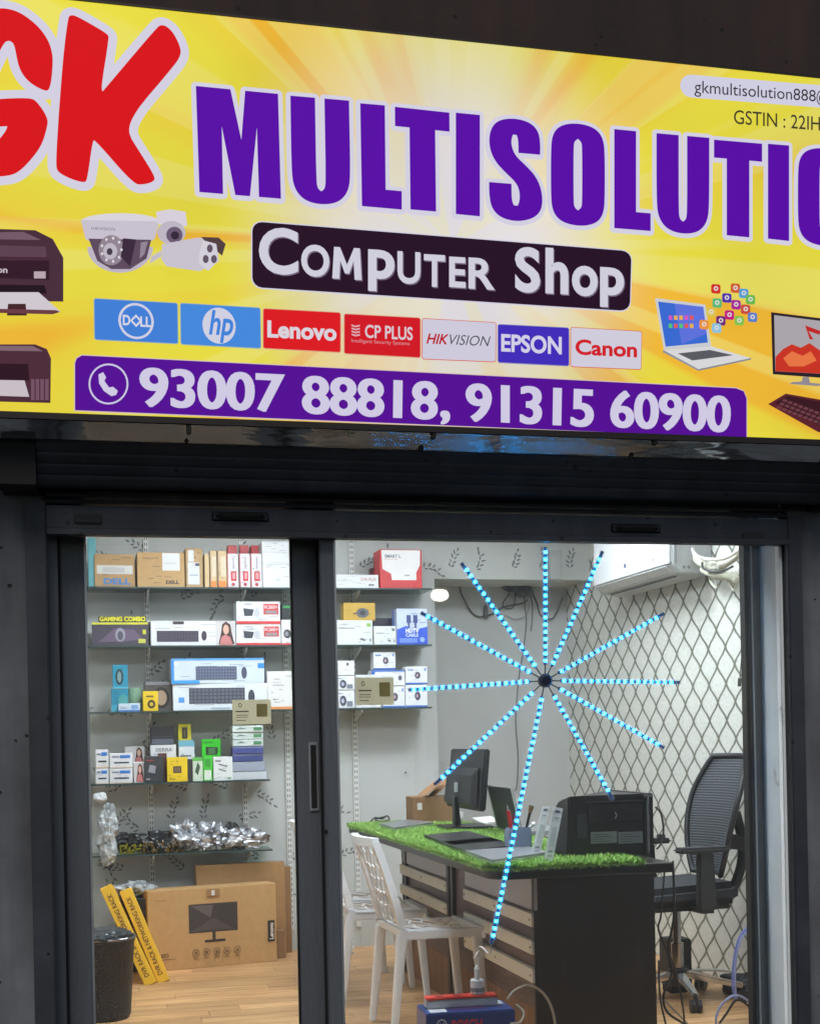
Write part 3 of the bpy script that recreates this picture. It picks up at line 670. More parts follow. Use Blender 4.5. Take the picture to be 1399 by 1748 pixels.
# ------------------------------------------------------------------ aluminium sliding doors
xj0, xj1 = P(79, 950, Y=-.03).x, P(98, 950, Y=-.03).x
xs0, xs1 = P(99, 950, Y=0).x, P(143, 950, Y=0).x
xm0, xm1 = P(498, 940, Y=0).x, P(543, 940, Y=0).x
YD = -.085
xn0, xn1 = P(546, 940, Y=YD-.014).x, P(569, 940, Y=YD-.014).x
xr0, xr1 = P(1270, 950, Y=.025).x, 2.001
ZT = 1.97
M_pane = glass_mat('hazed_door_glass', (244, 246, 246), .010, .9)  # translucent share added for haze over the interior, mottled like wipe marks
fr = thing('door_frame', 'dark aluminium outer frame set against the plaster pillars', 'door frame', ((xj0+xr1)/2, 0, 0))
mk('jamb', MB().box((xj0, -.05, 0), (xj1, .06, ZT)), M_alu, fr, bevel=.003)
mk('rubber_seal', MB().box((xj1-.002, -.02, 0), (xs0+.006, .03, ZT)), M_seal, fr)
mk('rubber_seal', MB().box((xr0, .03, 0), (xr0+.012, .06, ZT)), M_seal, fr)
mk('jamb', MB().box((xr0+.0125, .026, 0), (2.006, .06, ZT)), M_alu, fr, bevel=.003)
mk('bead', MB().box((xr0+.018, .022, 0), (xr0+.023, .0255, ZT)), M_alul, fr)
mk('head', MB().box((xj1, -.05, ZT-.04), (1.998, .06, ZT)), M_alu, fr)
mk('track', MB().box((xj1, -.05, 0), (1.998, .06, .03)), M_alu, fr)
def door(name, x0, x1, w0, w1, y, label):
    t = thing(name, label, 'door', ((x0+x1)/2, y, .03), group='sliding glass doors')
    mk('stile', MB().box((x0, y-.014, .03), (x0+w0, y+.014, ZT-.04)), M_alu, t, bevel=.003)
    if w1 > .01: mk('stile', MB().box((x1-w1, y-.014, .03), (x1, y+.014, ZT-.04)), M_alu, t, bevel=.003)
    mk('rail', MB().box((x0+w0, y-.014, .03), (x1-w1, y+.014, .12)), M_alu, t, bevel=.002)
    mk('rail', MB().box((x0+w0, y-.014, ZT-.12), (x1-w1, y+.014, ZT-.04)), M_alu, t, bevel=.002)
    mk('bead', MB().box((x0+w0, y-.010, .12), (x0+w0+.006, y+.010, ZT-.12)), M_alul, t)
    if w1 > .01: mk('seal', MB().box((x1-w1-.005, y-.009, .12), (x1-w1, y+.009, ZT-.12)), M_seal, t)
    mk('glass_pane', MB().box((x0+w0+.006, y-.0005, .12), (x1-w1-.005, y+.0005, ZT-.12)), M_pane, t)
    return t
dl = door('sliding_door', xs0, xm1, xs1-xs0, xm1-xm0, .012, 'sliding glass door with a recessed pull handle, in front of the box shelves')
dr = door('sliding_door', xn0, 1.998, xn1-xn0, .002, YD, 'sliding glass door carrying the lit blue star, in front of the desk')
hx = P(535, 1325, Y=-.003); h0 = P(535, 1267, Y=-.003).z; h1 = P(535, 1385, Y=-.003).z
hd = mk('handle', MB().box((hx.x-.013, -.008, h1), (hx.x+.013, -.0025, h0)), M_alul, dl, bevel=.002)
mk('finger_recess', MB().box((hx.x-.008, -.0085, h1+.008), (hx.x+.008, -.0081, h0-.008)), M_black, hd)
k = P(556, 1420, Y=YD-.0145); mk('keyhole', MB().tube([(k.x, YD-.016, k.z), (k.x, YD-.0135, k.z)], .006, 12), M_black, dr)
mk('interlock', MB().box((xm1-.012, -.0015, .04), (xn0+.03, .02, ZT-.05)).box((xn0+.004, YD+.0145, .04), (xn0+.02, -.002, ZT-.05)), M_seal, dl)
mk('edge_strip', MB().box((xm1-.006, -.0035, .04), (xm1-.002, -.0022, ZT-.05)), M_seal, dl)
def thin_paper(name, col):
    m, n, l, b = newmat(name); b.inputs['Base Color'].default_value = lin(col); b.inputs['Roughness'].default_value = .5
    tl = n.new('ShaderNodeBsdfTranslucent'); tl.inputs[0].default_value = lin(col); mx = n.new('ShaderNodeMixShader'); mx.inputs[0].default_value = .75
    l.new(b.outputs[0], mx.inputs[1]); l.new(tl.outputs[0], mx.inputs[2]); l.new(mx.outputs[0], n['Material Output'].inputs[0])
    return m
_tp = {}
def TP(c):
    if c not in _tp: _tp[c] = thin_paper('thin_print_%d_%d_%d' % c, c)
    return _tp[c]
def card(px0, py0, px1, py1, y, label):
    p = P(px0, py0, Y=y); q = P(px1, py1, Y=y)
    t = mk('notice_card', MB().box((p.x, y, q.z), (q.x, y+.0012, p.z)), TP((246, 243, 226)), label=label, cat='notice', group='cards on the glass')
    a = Art(TP, .0003); W_ = q.x-p.x
    a.poly(ell(.2, .78, .05, .09, 14), (110, 110, 104), holes=[ell(.2, .78, .03, .055, 12)])
    a.rect(.08, .5, .42, .55, (96, 94, 84)); a.rect(.1, .36, .4, .39, (104, 102, 90)); a.rect(.1, .15, .34, .18, (104, 102, 90))
    for i in range(5): a.rect(.1+i*.06, .27, .135+i*.06, .31, (90, 88, 80))
    a.rect(.62, .3, .9, .82, (166, 158, 116))
    a.build('print', t, lambda u, v, h: (p.x+u*W_, y-.0004-h, q.z+v*(p.z-q.z)))
card(396, 1195, 463, 1236, .0135, 'olive grey notice card stuck on the glass below the keyboard boxes')
card(606, 1157, 672, 1203, YD+.0015, 'olive grey notice card stuck on the glass over small white boxes')

# ------------------------------------------------------------------ LED star behind the glass
YL = YD+.011
hub = P(930, 1162, Y=YL)
star = thing('led_star', 'star of black strips with cyan LEDs hung behind the glass door', 'light', hub)
mk('hub', MB().lathe([(.002, -.014), (.018, -.013), (.02, -.006), (.02, .006), (.012, .012)], 20, (0, 0, 0)), M((14, 24, 52), .4), star, world=False)
M_led = M((32, 166, 255), emit=42); M_strip_glow = M((0, 52, 116), emit=.6, sample=False); M_spoke = M((8, 10, 20), .5)  # strip bands emit blue to stand in for scattered LED light
def glow_tube_mat():
    m = bpy.data.materials.new('added_led_glow_tube'); m.use_nodes = True; n = m.node_tree.nodes; l = m.node_tree.links; n.clear()
    out = n.new('ShaderNodeOutputMaterial'); tr = n.new('ShaderNodeBsdfTransparent'); tl = n.new('ShaderNodeBsdfTranslucent'); mx = n.new('ShaderNodeMixShader'); mx.inputs[0].default_value = .075
    tl.inputs[0].default_value = (.8, .8, .8, 1)
    l.new(tr.outputs[0], mx.inputs[1]); l.new(tl.outputs[0], mx.inputs[2]); l.new(mx.outputs[0], out.inputs[0])
    return m
M_glow_tube = glow_tube_mat()
star.children[0].rotation_euler = (R(90), 0, 0)
ENDS = [(930,934),(1028,941),(1133,1047),(1160,1165),(1133,1277),(1046,1366),(838,1612),(741,1340),(697,1178),(718,1046),(787,961)]
for ex, ey in ENDS:
    e = P(ex, ey, Y=YL); d = (e-hub); L = d.length; d.normalize(); n_ = Vector((-d.z, 0, d.x))
    p0 = hub+d*.045; p1 = e
    st = mk('strip', MB().bar(p0, p1, .0085, .003, up=(0, 1, 0)), M_strip_glow, star)
    mk('spoke', MB().tube([hub+d*.015, p0], .0018, 6), M_spoke, star)
    mk('sleeve', MB().tube([p0, p1], .0082, 14, caps=False), M_glow_tube, st, smooth=True)  # tube added around each strip to catch a blue glow from the LEDs
    leds = MB(); nL = int((L-.05)/.0205)
    for i in range(nL):
        c = hub+d*(.056+i*.0205)
        leds.box((c.x-.0038, c.y-.0042, c.z-.0038), (c.x+.0038, c.y-.0016, c.z+.0038))
    mk('led_row', leds, M_led, st, kind='stuff')

# ------------------------------------------------------------------ wall shelving
YF = 3.79                                        # front edge of the shelves
shelf_px = [('a', 158, 737, [(165, 1005), (735, 1001)]), ('b', 158, 737, [(165, 1105), (735, 1098)]), ('c', 158, 737, [(165, 1220), (735, 1203)]), ('d', 158, 461, [(165, 1341), (460, 1329)]), ('e', 158, 465, [(195, 1463), (463, 1448)])]
ZS = {}
M_gl = glass_mat('shelf_glass', (214, 228, 224), 0, .7); M_gle = M((58, 74, 74), .2)
rack = thing('wall_shelving', 'white slotted wall uprights that carry the glass shelves', 'shelving', (.8, YB, 0))
M_upr = M((216, 216, 212), .5, var=.04)
for x in (P(256, 1300, Y=YB).x, P(417, 1300, Y=YB).x, P(491, 1300, Y=YB).x, P(606, 1300, Y=YB).x):
    u = mk('upright', MB().box((x-.014, YB-.016, .12), (x+.014, YB-.002, 2.45)), M_upr, rack)
    sl = MB()
    z = .15
    while z < 2.4:
        for dx in (-.006, .006): sl.box((x+dx-.0022, YB-.0168, z), (x+dx+.0022, YB-.0161, z+.018))
        z += .032
    mk('slots', sl, M((70, 72, 72), .8), u, kind='stuff')
names = {'a': 'topmost long glass shelf, holding brown cartons', 'b': 'long glass shelf holding camera boxes and a gaming set', 'c': 'long glass shelf holding blue keyboard boxes', 'd': 'short glass shelf crowded with small gadget boxes', 'e': 'lowest short glass shelf, piled with bagged cables'}
for key, x0, x1, pts in shelf_px:
    z = sum(P(*p, Y=YF).z for p in pts)/2; ZS[key] = z
    a0 = P(x0, pts[0][1], Y=YF).x-.12; a1 = P(x1, pts[1][1], Y=YF).x
    t = mk('glass_shelf', MB().box((a0, YF, z-.008), (a1, YB-.02, z)), M_gl, label=names[key], cat='shelf', group='glass wall shelves')
    mk('front_edge', MB().box((a0, YF-.002, z-.0085), (a1, YF, z+.0005)), M_gle, t)
    for bx in (P(256, 1300, Y=YB).x, P(417, 1300, Y=YB).x) + ((P(606, 1300, Y=YB).x,) if key in 'abc' else ()):
        mk('bracket', MB().hexa([(bx-.004, YB-.018, z-.075), (bx+.004, YB-.018, z-.075), (bx+.004, YB-.018, z-.009), (bx-.004, YB-.018, z-.009)], [(bx-.004, YF+.03, z-.022), (bx+.004, YF+.03, z-.022), (bx+.004, YF+.03, z-.009), (bx-.004, YF+.03, z-.009)]), M_upr, t)

# ------------------------------------------------------------------ boxes on the shelves
def BM(c): return M(c, .42, var=.05, scale=12)
def BC(c): return M(c, .7, var=.10, scale=30, bump=.03)
def sbox(name, label, cat, x0, y0, x1, y1, col, shelf=None, dep=.12, Y=3.82, draw=None, mf=BM, rz=0, side=None):
    ym = (y0+y1)/2
    a = P(x0, ym, Y=Y).x; b = P(x1, ym, Y=Y).x; zt_ = P((x0+x1)/2, y0, Y=Y).z; zb_ = ZS[shelf]+.0005 if shelf else P((x0+x1)/2, y1, Y=Y).z
    w_, h_ = (b-a)/2, zt_-zb_
    dep = min(dep, YB-.022-Y)
    o = mk(name, MB().box((-w_, 0, 0), (w_, dep, h_)), mf(col), loc=((a+b)/2, Y, zb_), rot=(0, 0, R(rz or random.Random(label).uniform(-1.6, 1.6))), world=False, bevel=.0025, bseg=1, label=label, cat=cat, group='boxes on the wall shelves')
    if draw:
        A = Art(BM, .0004); rq_ = random.Random(label)
        tone = tuple(int(c*.72) for c in col)
        for i in range(7):
            u = rq_.uniform(.05, .75); v = rq_.uniform(.08, .9); A.k = 1; A.rect(u, v, min(.97, u+rq_.uniform(.08, .25)), v+.022, tone)
        A.k = 2
        draw(A); A.build('print', o, lambda u, v, h: (-w_+u*2*w_, -.0004-h, v*h_), world=False)
    return o
def dz(*ops):
    def f(A):
        for op in ops:
            if op[0] == 'r': A.rect(*op[1:])
            elif op[0] == 't': A.text(op[1], op[2], op[3], op[4] if len(op) > 4 else .01)
            elif op[0] == 'e': A.poly(ell(*op[1], 14), op[2])
            elif op[0] == 'p': A.flat(op[1], op[2])
            elif op[0] == 'kb': keyb(A, *op[1:])
            elif op[0] == 'lady': lady(A, *op[1:])
    return f
def keyb(A, x0, y0, x1, y1, c=(52, 52, 60), kc=(86, 88, 98), mouse=None):
    A.rect(x0, y0, x1, y1, c); k0 = A.k
    for i in range(14):
        for j in range(4):
            A.k = k0; u = x0+(x1-x0)*(i+.25)/14.3; v = y0+(y1-y0)*(j+.3)/4.3; A.rect(u, v, u+(x1-x0)*.052, v+(y1-y0)*.17, kc)
    if mouse: A.k = k0; A.poly(ell(*mouse, 16), c); A.rect(mouse[0]-.002, mouse[1], mouse[0]+.002, mouse[1]+mouse[3]*.8, kc)
def lady(A, x0, y0, x1, y1):
    T = lambda pts: [(x0+(x1-x0)*p[0], y0+(y1-y0)*p[1]) for p in pts]
    A.rect(x0, y0, x1, y1, (206, 200, 200)); A.poly(T([(.15, .05), (.3, .55), (.35, .85), (.55, .98), (.78, .85), (.85, .5), (.98, .05)]), (66, 40, 38))
    A.poly(T([(.2, 0), (.3, .35), (.5, .45), (.75, .35), (.9, 0)]), (196, 120, 118)); A.poly(T(ell(.55, .65, .15, .2, 14)), (214, 168, 148))
W = (226, 226, 228); BR = (176, 140, 94); BL = (36, 92, 190); DK = (44, 44, 50)
S_ = 'box'
sbox('storage_box', 'teal box at the end of the top shelf', S_, 150, 918, 164, 1000, (96, 160, 170), 'a')
sbox('carton', 'brown carton with blue print and a white paper band', 'carton', 161, 946, 230, 1005, BR, 'a', .2, mf=BC, rz=4, draw=dz(('r', .06, .4, .95, .66, (206, 202, 194)), ('r', .2, .44, .75, .6, (184, 180, 178)), ('t', 'DELL', (.22, .08, .9, .27), (60, 120, 180), .04)))
sbox('carton', 'brown carton with black print and a white sticker', 'carton', 234, 943, 315, 1004, (190, 152, 102), 'a', .2, mf=BC, draw=dz(('r', .53, .48, .9, .98, (222, 222, 222)), ('r', .58, .68, .84, .7, (190, 190, 196)), ('t', 'DELL', (.6, .1, .88, .2), (50, 44, 40), .04), ('t', 'Notebook PC', (.12, .8, .46, .86), (110, 84, 60))))
sbox('carton', 'slim upright brown carton covered with white stickers', 'carton', 317, 936, 346, 1003, (186, 152, 108), 'a', .2, mf=BC, draw=dz(('r', .12, .08, .8, .64, (214, 214, 216)), ('r', .15, .66, .48, .95, (220, 220, 222)), ('r', .55, .55, .8, .62, (70, 60, 80)), ('r', .2, .3, .7, .33, (150, 160, 180))))
for x0, x1, lb in ((349, 357, 'thin plain tan box squeezed between cartons and orange boxes'), (358, 370, 'tan and orange upright box next to the thin plain one'), (371, 387, 'tan and orange upright box next to the red ones')):
    sbox('product_box', lb, S_, x0, 940 if x0 > 350 else 945, x1, 1003, (206, 176, 130), 'a', .14, draw=dz(('r', .1, .0, .9, .18, (226, 130, 50)), ('r', .35, .3, .9, .85, (216, 198, 170)), ('r', .0, .0, .12, 1, (120, 90, 70))) if x0 > 350 else None)
for i, (x0, x1, lb) in enumerate(((388, 407, 'red and white upright box beside the orange boxes'), (409, 427, 'red and white upright box between two alike'), (428, 447, 'red and white upright box beside the plain white boxes'))):
    sbox('product_box', lb, S_, x0, 945, x1, 1003, (222, 216, 218), 'a', .16, draw=dz(('r', .3, .2, .8, .48, (200, 50, 54)), ('r', .42, .26, .7, .44, (228, 150, 150)), ('r', .5, .55, .58, .9, (150, 140, 150)), ('e', (.5, .1, .16, .05), (190, 60, 64)), ('r', .0, .0, .06, 1, (206, 60, 62))))
    sbox('product_box', 'red box standing behind the %s red and white box' % ('first', 'middle', 'last')[i], S_, x0+1, 931, x1-2, 1003, (196, 70, 74), 'a', .05, Y=3.98)
sbox('product_box', 'plain white box, lower one of the pair on the top shelf', S_, 448, 961, 496, 1003, W, 'a', .2, draw=dz(('r', .02, .93, .98, .95, (190, 190, 196))))
zz = P(470, 961, Y=3.82).z
sbox('product_box', 'plain white box, upper one of the pair on the top shelf', S_, 447, 924, 496, 961, W, None, .2, draw=dz(('r', .02, .48, .98, .5, (196, 196, 202))))
sbox('product_box', 'long flat white box with red print beside the red-edged box', S_, 566, 981, 646, 1002, W, 'a', .15, draw=dz(('t', 'DVR PLUS', (.62, .55, .94, .78), (190, 120, 120)), ('r', .78, .2, .9, .32, (120, 120, 130))))
sbox('product_box', 'large red and white box with a notched white front', S_, 648, 938, 720, 1003, (196, 44, 48), 'a', .16, draw=dz(('p', [(.04, .98), (.96, .98), (.95, .6), (.86, .42), (.86, .22), (.28, .22), (.26, .38), (.06, .5)], (232, 228, 228)), ('t', 'SMART L', (.12, .78, .5, .87), (110, 110, 120), .03), ('r', .58, .32, .7, .36, (170, 170, 176)), ('r', .1, .74, .42, .755, (210, 160, 160))))
sbox('product_box', 'small dark red box behind the flat white one', S_, 632, 970, 650, 1002, (96, 50, 56), 'a', .06, Y=3.98)
# second shelf
sbox('gaming_box', 'dark gaming keyboard box with a yellow top edge', S_, 157, 1063, 253, 1105, (70, 62, 78), 'b', .17, draw=dz(('p', [(.1, .15), (.4, .75), (.75, .7), (.9, .3), (.6, .2)], (104, 86, 110)), ('e', (.5, .48, .09, .3), (150, 146, 160)), ('e', (.5, .44, .05, .2), (84, 80, 96)), ('r', 0, .92, 1, 1, (214, 210, 50)), ('r', .9, .5, .96, .7, (206, 206, 60)), ('r', .82, .12, .95, .3, (196, 196, 80))))
zg = P(205, 1063, Y=3.82)
t = sbox('display_card', 'yellow lettered header card on the dark gaming box', 'card', 168, 1052, 250, 1062, (70, 66, 60), None, .01, draw=dz(('t', 'GAMING COMBO', (.02, .1, .98, .95), (226, 220, 40), .05)))
sbox('keyboard_box', 'long white keyboard set box with a woman printed at its end', S_, 257, 1060, 402, 1104, W, 'b', .16, draw=dz(('kb', .07, .16, .56, .6, (56, 46, 62), (78, 66, 86), (.625, .4, .032, .2)), ('r', .26, .86, .39, .98, (60, 52, 56)), ('lady', .76, .0, .99, 1.0)))
cb_ = dz(('r', 0, 0, 1, .12, (206, 54, 56)), ('r', .62, .42, .96, .9, (200, 62, 66)), ('t', 'H.265+', (.64, .68, .94, .84), (236, 210, 210), .03), ('r', .66, .46, .92, .6, (150, 140, 146)), ('p', [(.18, .36), (.36, .36), (.4, .64), (.16, .7)], (56, 60, 70)), ('e', (.47, .5, .07, .2), (196, 198, 206)), ('r', .18, .86, .36, .9, (150, 150, 160)))
sbox('camera_box', 'white and red camera box, lower one of two stacked', S_, 403, 1066, 479, 1104, W, 'b', .15, draw=cb_)
sbox('camera_box', 'white and red camera box, upper one of two stacked', S_, 403, 1027, 478, 1065, W, None, .15, draw=cb_)
sbox('camera_box', 'narrow white box with a dark lens picture beside camera boxes', S_, 480, 1058, 500, 1102, W, 'b', .15, draw=dz(('e', (.5, .45, .32, .18), (60, 60, 66)), ('e', (.45, .45, .16, .09), (140, 140, 150)), ('r', 0, 0, 1, .08, (206, 54, 56))))
sbox('product_box', 'small black box with a green stripe above the lens box', S_, 481, 1030, 500, 1057, (38, 42, 46), None, .12, draw=dz(('r', .1, .7, .9, .84, (50, 160, 80))))
sbox('cable_box', 'white adapter box with small grey print, left of a smaller one', S_, 573, 1059, 636, 1098, (222, 224, 224), 'b', .12, draw=dz(('r', .84, .74, .95, .88, (140, 190, 90)), ('r', .08, .66, .5, .7, (150, 150, 156)), ('p', [(.65, .22), (.78, .15), (.8, .22), (.68, .3)], (110, 114, 120)), ('r', .9, .14, .96, .26, (150, 150, 160)), ('r', .08, .8, .3, .83, (180, 180, 186))))
sbox('camera_box', 'mustard box with a webcam picture on top of the adapter boxes', S_, 586, 1029, 640, 1059, (196, 158, 66), None, .11, Y=3.83, draw=dz(('e', (.6, .42, .2, .28), (96, 96, 104)), ('e', (.6, .42, .1, .15), (60, 60, 68)), ('r', .3, .35, .45, .42, (80, 76, 70))))
sbox('product_box', 'dark box half hidden behind the small white adapter box', S_, 636, 1055, 676, 1098, (52, 50, 70), 'b', .06, Y=3.97)
sbox('cable_box', 'small white adapter box beside the blue cable box', S_, 638, 1069, 676, 1097, (222, 224, 224), 'b', .12, draw=dz(('r', .8, .74, .94, .88, (110, 120, 120)), ('r', .08, .6, .45, .65, (150, 150, 156)), ('p', [(.6, .22), (.74, .15), (.76, .22), (.64, .3)], (110, 114, 120)), ('r', .86, .14, .94, .26, (150, 150, 160))))
hd_ = dz(('p', [(0, .42), (.3, .52), (.6, .42), (1, .5), (1, 0), (0, 0)], (44, 84, 200)), ('r', .32, .6, .46, .82, (60, 76, 130)), ('r', .36, .46, .42, .6, (60, 76, 130)), ('r', .54, .6, .68, .82, (60, 76, 130)), ('r', .58, .46, .64, .6, (60, 76, 130)), ('t', 'HDTV', (.28, .33, .72, .45), (236, 240, 250), .05), ('t', 'CABLE', (.28, .22, .7, .31), (210, 224, 250), .03), ('r', .08, .06, .66, .18, (110, 140, 220)), ('e', (.82, .14, .08, .07), (150, 180, 236)))
sbox('cable_box', 'white and blue cable box with two plugs drawn on it', S_, 677, 1039, 729, 1097, (196, 206, 230), 'b', .06, draw=hd_)
sbox('cable_box', 'blue cable box standing behind its twin', S_, 672, 1040, 724, 1097, (120, 140, 210), 'b', .05, Y=3.90)
# third shelf
t = sbox('blister_pack', 'teal blister pack with a hanging slot and earphones', 'package', 190, 1176, 219, 1219, (24, 130, 160), 'c', .05, draw=dz(('r', .0, .0, 1, .3, (60, 160, 190)), ('e', (.7, .5, .3, .25), (70, 150, 150))))
sbox('blister_pack', 'teal hang card with a dark oval slot above the blister pack', 'package', 192, 1135, 218, 1175, (28, 140, 170), None, .012, Y=3.85, draw=dz(('e', (.45, .48, .27, .34), (30, 50, 62)), ('e', (.45, .48, .14, .24), (120, 150, 150)), ('r', .0, .0, 1, .06, (90, 190, 210))))
sbox('product_box', 'little white and blue box in front of the teal pack', S_, 202, 1201, 239, 1220, (200, 214, 228), 'c', .03, Y=3.795, draw=dz(('r', .0, .0, 1, .2, (60, 120, 190)), ('r', .6, .3, .9, .8, (120, 160, 210)), ('r', .1, .4, .4, .5, (130, 140, 160))))
tp = P(229, 1190, Y=3.9)
mk('tape_roll', MB().lathe([(.012, 0), (.036, 0), (.038, .004), (.038, P(229, 1175, Y=3.9).z-ZS['c']-.003), (.034, P(229, 1175, Y=3.9).z-ZS['c'])], 20, (tp.x, 3.9, ZS['c']+.0005)), M((130, 166, 140), .4), smooth=False, label='pale green tape roll between the teal pack and the yellow box', cat='tape')
sbox('gadget_box', 'small yellow box with a black swirl, beside keyboard boxes', S_, 244, 1180, 270, 1219, (226, 190, 30), 'c', .06, Y=3.80, draw=dz(('e', (.55, .35, .26, .22), (46, 42, 36)), ('e', (.55, .35, .12, .1), (200, 170, 50)), ('r', .2, .7, .7, .78, (90, 80, 40))))
sbox('headset_box', 'dark box with a brown headset picture behind the yellow box', S_, 247, 1163, 294, 1218, (84, 78, 80), 'c', .08, Y=3.88, draw=dz(('e', (.6, .45, .3, .36), (40, 36, 36)), ('e', (.6, .45, .2, .25), (176, 150, 130)), ('r', .05, .88, .95, .98, (130, 130, 136))))
sbox('keyboard_box', 'white keyboard box under the blue-edged one', S_, 295, 1167, 456, 1216, (222, 228, 234), 'c', .17, draw=dz(('kb', .17, .25, .76, .84, (58, 60, 74), (92, 96, 112), (.83, .5, .035, .26)), ('r', .4, .06, .6, .1, (150, 170, 190)), ('r', .06, .3, .12, .5, (80, 150, 220))))
sbox('keyboard_box', 'blue-edged white keyboard box lying on the other one', S_, 292, 1124, 451, 1167, (206, 216, 228), None, .17, draw=dz(('r', 0, 0, .03, 1, (50, 140, 220)), ('r', .0, .92, 1, 1, (90, 160, 226)), ('r', .93, .6, 1, .8, (50, 140, 220)), ('r', .0, .0, .3, .14, (60, 150, 224)), ('kb', .26, .16, .7, .68, (70, 76, 100), (104, 112, 138), (.78, .42, .03, .24)), ('e', (.05, .8, .018, .07), (240, 244, 250))))
sbox('product_box', 'white box with an orange base line beside the keyboard boxes', S_, 456, 1146, 503, 1213, (224, 222, 220), 'c', .15, draw=dz(('r', 0, 0, 1, .07, (224, 140, 80)), ('r', .2, .62, .6, .65, (170, 170, 174)), ('r', .2, .7, .5, .72, (180, 180, 184)), ('p', [(.2, .24), (.3, .24), (.25, .3)], (150, 130, 130))))
cam_ = dz(('e', (.42, .42, .17, .3), (70, 72, 90)), ('e', (.40, .42, .08, .14), (170, 176, 196)), ('r', .6, .1, .9, .4, (120, 124, 140)), ('r', .1, .8, .4, .86, (150, 154, 168)))
for x0, y0, x1, y1, sh_, lb in ((571, 1179, 605, 1203, 'c', 'bottom white camera box in a stack of three'), (571, 1154, 605, 1178, None, 'middle white camera box in a stack of three')):
    sbox('camera_box', lb, S_, x0, y0, x1, y1, W, sh_, .1, draw=cam_)
sbox('camera_box', 'plain topmost white box in a stack of three', S_, 571, 1128, 605, 1153, W, None, .1, draw=dz(('r', .6, .66, .7, .86, (60, 60, 60))))
wb_ = dz(('r', 0, 0, 1, .08, (50, 100, 190)), ('e', (.55, .5, .13, .2), (76, 70, 90)), ('e', (.53, .5, .05, .09), (190, 160, 170)), ('r', .08, .78, .35, .84, (90, 130, 200)), ('r', .85, .75, .93, .9, (120, 150, 210)))
sbox('camera_box', 'white and blue box, lower of the pair at the shelf end', S_, 692, 1169, 729, 1200, W, 'c', .09, draw=wb_)
sbox('camera_box', 'white and blue box, upper of the pair at the shelf end', S_, 692, 1138, 729, 1168, W, None, .09, draw=wb_)
sbox('camera_box', 'white and blue box, lower of two next to the end pair', S_, 653, 1172, 691, 1200, W, 'c', .09, draw=wb_)
sbox('camera_box', 'long white box lying flat behind the notice card', S_, 606, 1152, 650, 1201, (216, 218, 222), 'c', .09)
sbox('camera_box', 'white and blue box, upper of two next to the end pair', S_, 634, 1144, 691, 1171, W, None, .09, Y=3.825, draw=dz(('r', 0, .0, .1, .9, (50, 100, 190)), ('r', 0, .9, 1, 1, (80, 120, 200)), ('e', (.85, .5, .06, .16), (100, 100, 120))))
sbox('camera_box', 'small white and blue box perched on top of the others', S_, 637, 1113, 675, 1143, W, None, .08, Y=3.83, draw=wb_)
# fourth shelf
nb = dz(('r', 0, 0, 1, .06, (214, 190, 160)), ('r', .2, .3, .85, .4, (40, 46, 60)), ('r', .45, .66, .9, .86, (50, 120, 200)), ('r', .1, .7, .42, .8, (120, 130, 150)))
for x0, x1, g in ((163, 185, 'beside the glass door stile'), (187, 226, 'beside the portrait box')):
    sbox('adapter_box', 'white and blue adapter box %s, lower of two' % g, S_, x0, 1312, x1, 1339, W, 'd', .1, draw=nb)
    sbox('adapter_box', 'white and blue adapter box %s, upper of two' % g, S_, x0, 1286 if x0 > 170 else 1280, x1, 1311, W, None, .1, draw=nb)
sbox('headphone_box', 'white box with a portrait print beside the black drive box', S_, 228, 1301, 247, 1338, W, 'd', .08, draw=dz(('lady', .1, .05, .95, .95)))
sbox('headphone_box', 'taller white box with a portrait print, standing behind', S_, 213, 1274, 247, 1338, (210, 206, 206), 'd', .05, Y=3.95, draw=dz(('lady', .4, .5, .98, .98)))
sbox('drive_box', 'black box with a small grey drive picture', S_, 246, 1291, 279, 1338, (52, 54, 60), 'd', .05, Y=3.80, rz=-4, draw=dz(('p', [(.2, .4), (.55, .34), (.62, .62), (.3, .68)], (150, 152, 160)), ('r', .1, .82, .5, .86, (170, 60, 60)), ('r', .1, .1, .3, .16, (150, 150, 156))))
sbox('product_box', 'dark red box hidden behind the black drive box', S_, 270, 1286, 285, 1336, (90, 50, 50), 'd', .05, Y=3.87)
sbox('drive_box', 'yellow box with a brown chip picture', S_, 285, 1293, 320, 1335, (232, 196, 34), 'd', .05, Y=3.80, draw=dz(('r', .3, .36, .7, .64, (84, 66, 50)), ('r', .36, .42, .64, .58, (120, 96, 70)), ('p', [(.46, .8), (.54, .8), (.5, .88)], (120, 100, 40)), ('r', .1, .1, .4, .14, (130, 110, 40))))
sbox('cable_pack', 'dark coiled cable pack between the yellow and green boxes', 'package', 320, 1296, 330, 1334, (60, 60, 64), 'd', .04)
sbox('dongle_box', 'white and green card with a small dongle', S_, 329, 1293, 346, 1333, (206, 220, 200), 'd', .03, Y=3.80, draw=dz(('p', [(.2, .4), (.5, .25), (.75, .6), (.5, .8)], (70, 90, 70)), ('r', 0, .85, 1, 1, (90, 180, 80))))
sbox('dongle_box', 'bright green card beside the white memory box', S_, 347, 1292, 362, 1332, (70, 190, 60), 'd', .03, Y=3.80, draw=dz(('r', .1, .05, .9, .45, (216, 226, 214)), ('r', .2, .6, .8, .9, (50, 150, 50))))
sbox('memory_box', 'white box with grey stick pictures beside the bagged packs', S_, 364, 1292, 397, 1331, (226, 228, 228), 'd', .05, Y=3.80, draw=dz(('p', [(.28, .66), (.72, .56), (.72, .62), (.28, .72)], (110, 116, 120)), ('p', [(.28, .46), (.66, .36), (.66, .42), (.28, .52)], (120, 126, 130)), ('r', .1, .8, .4, .85, (70, 80, 76)), ('r', .7, .08, .9, .13, (80, 160, 90))))
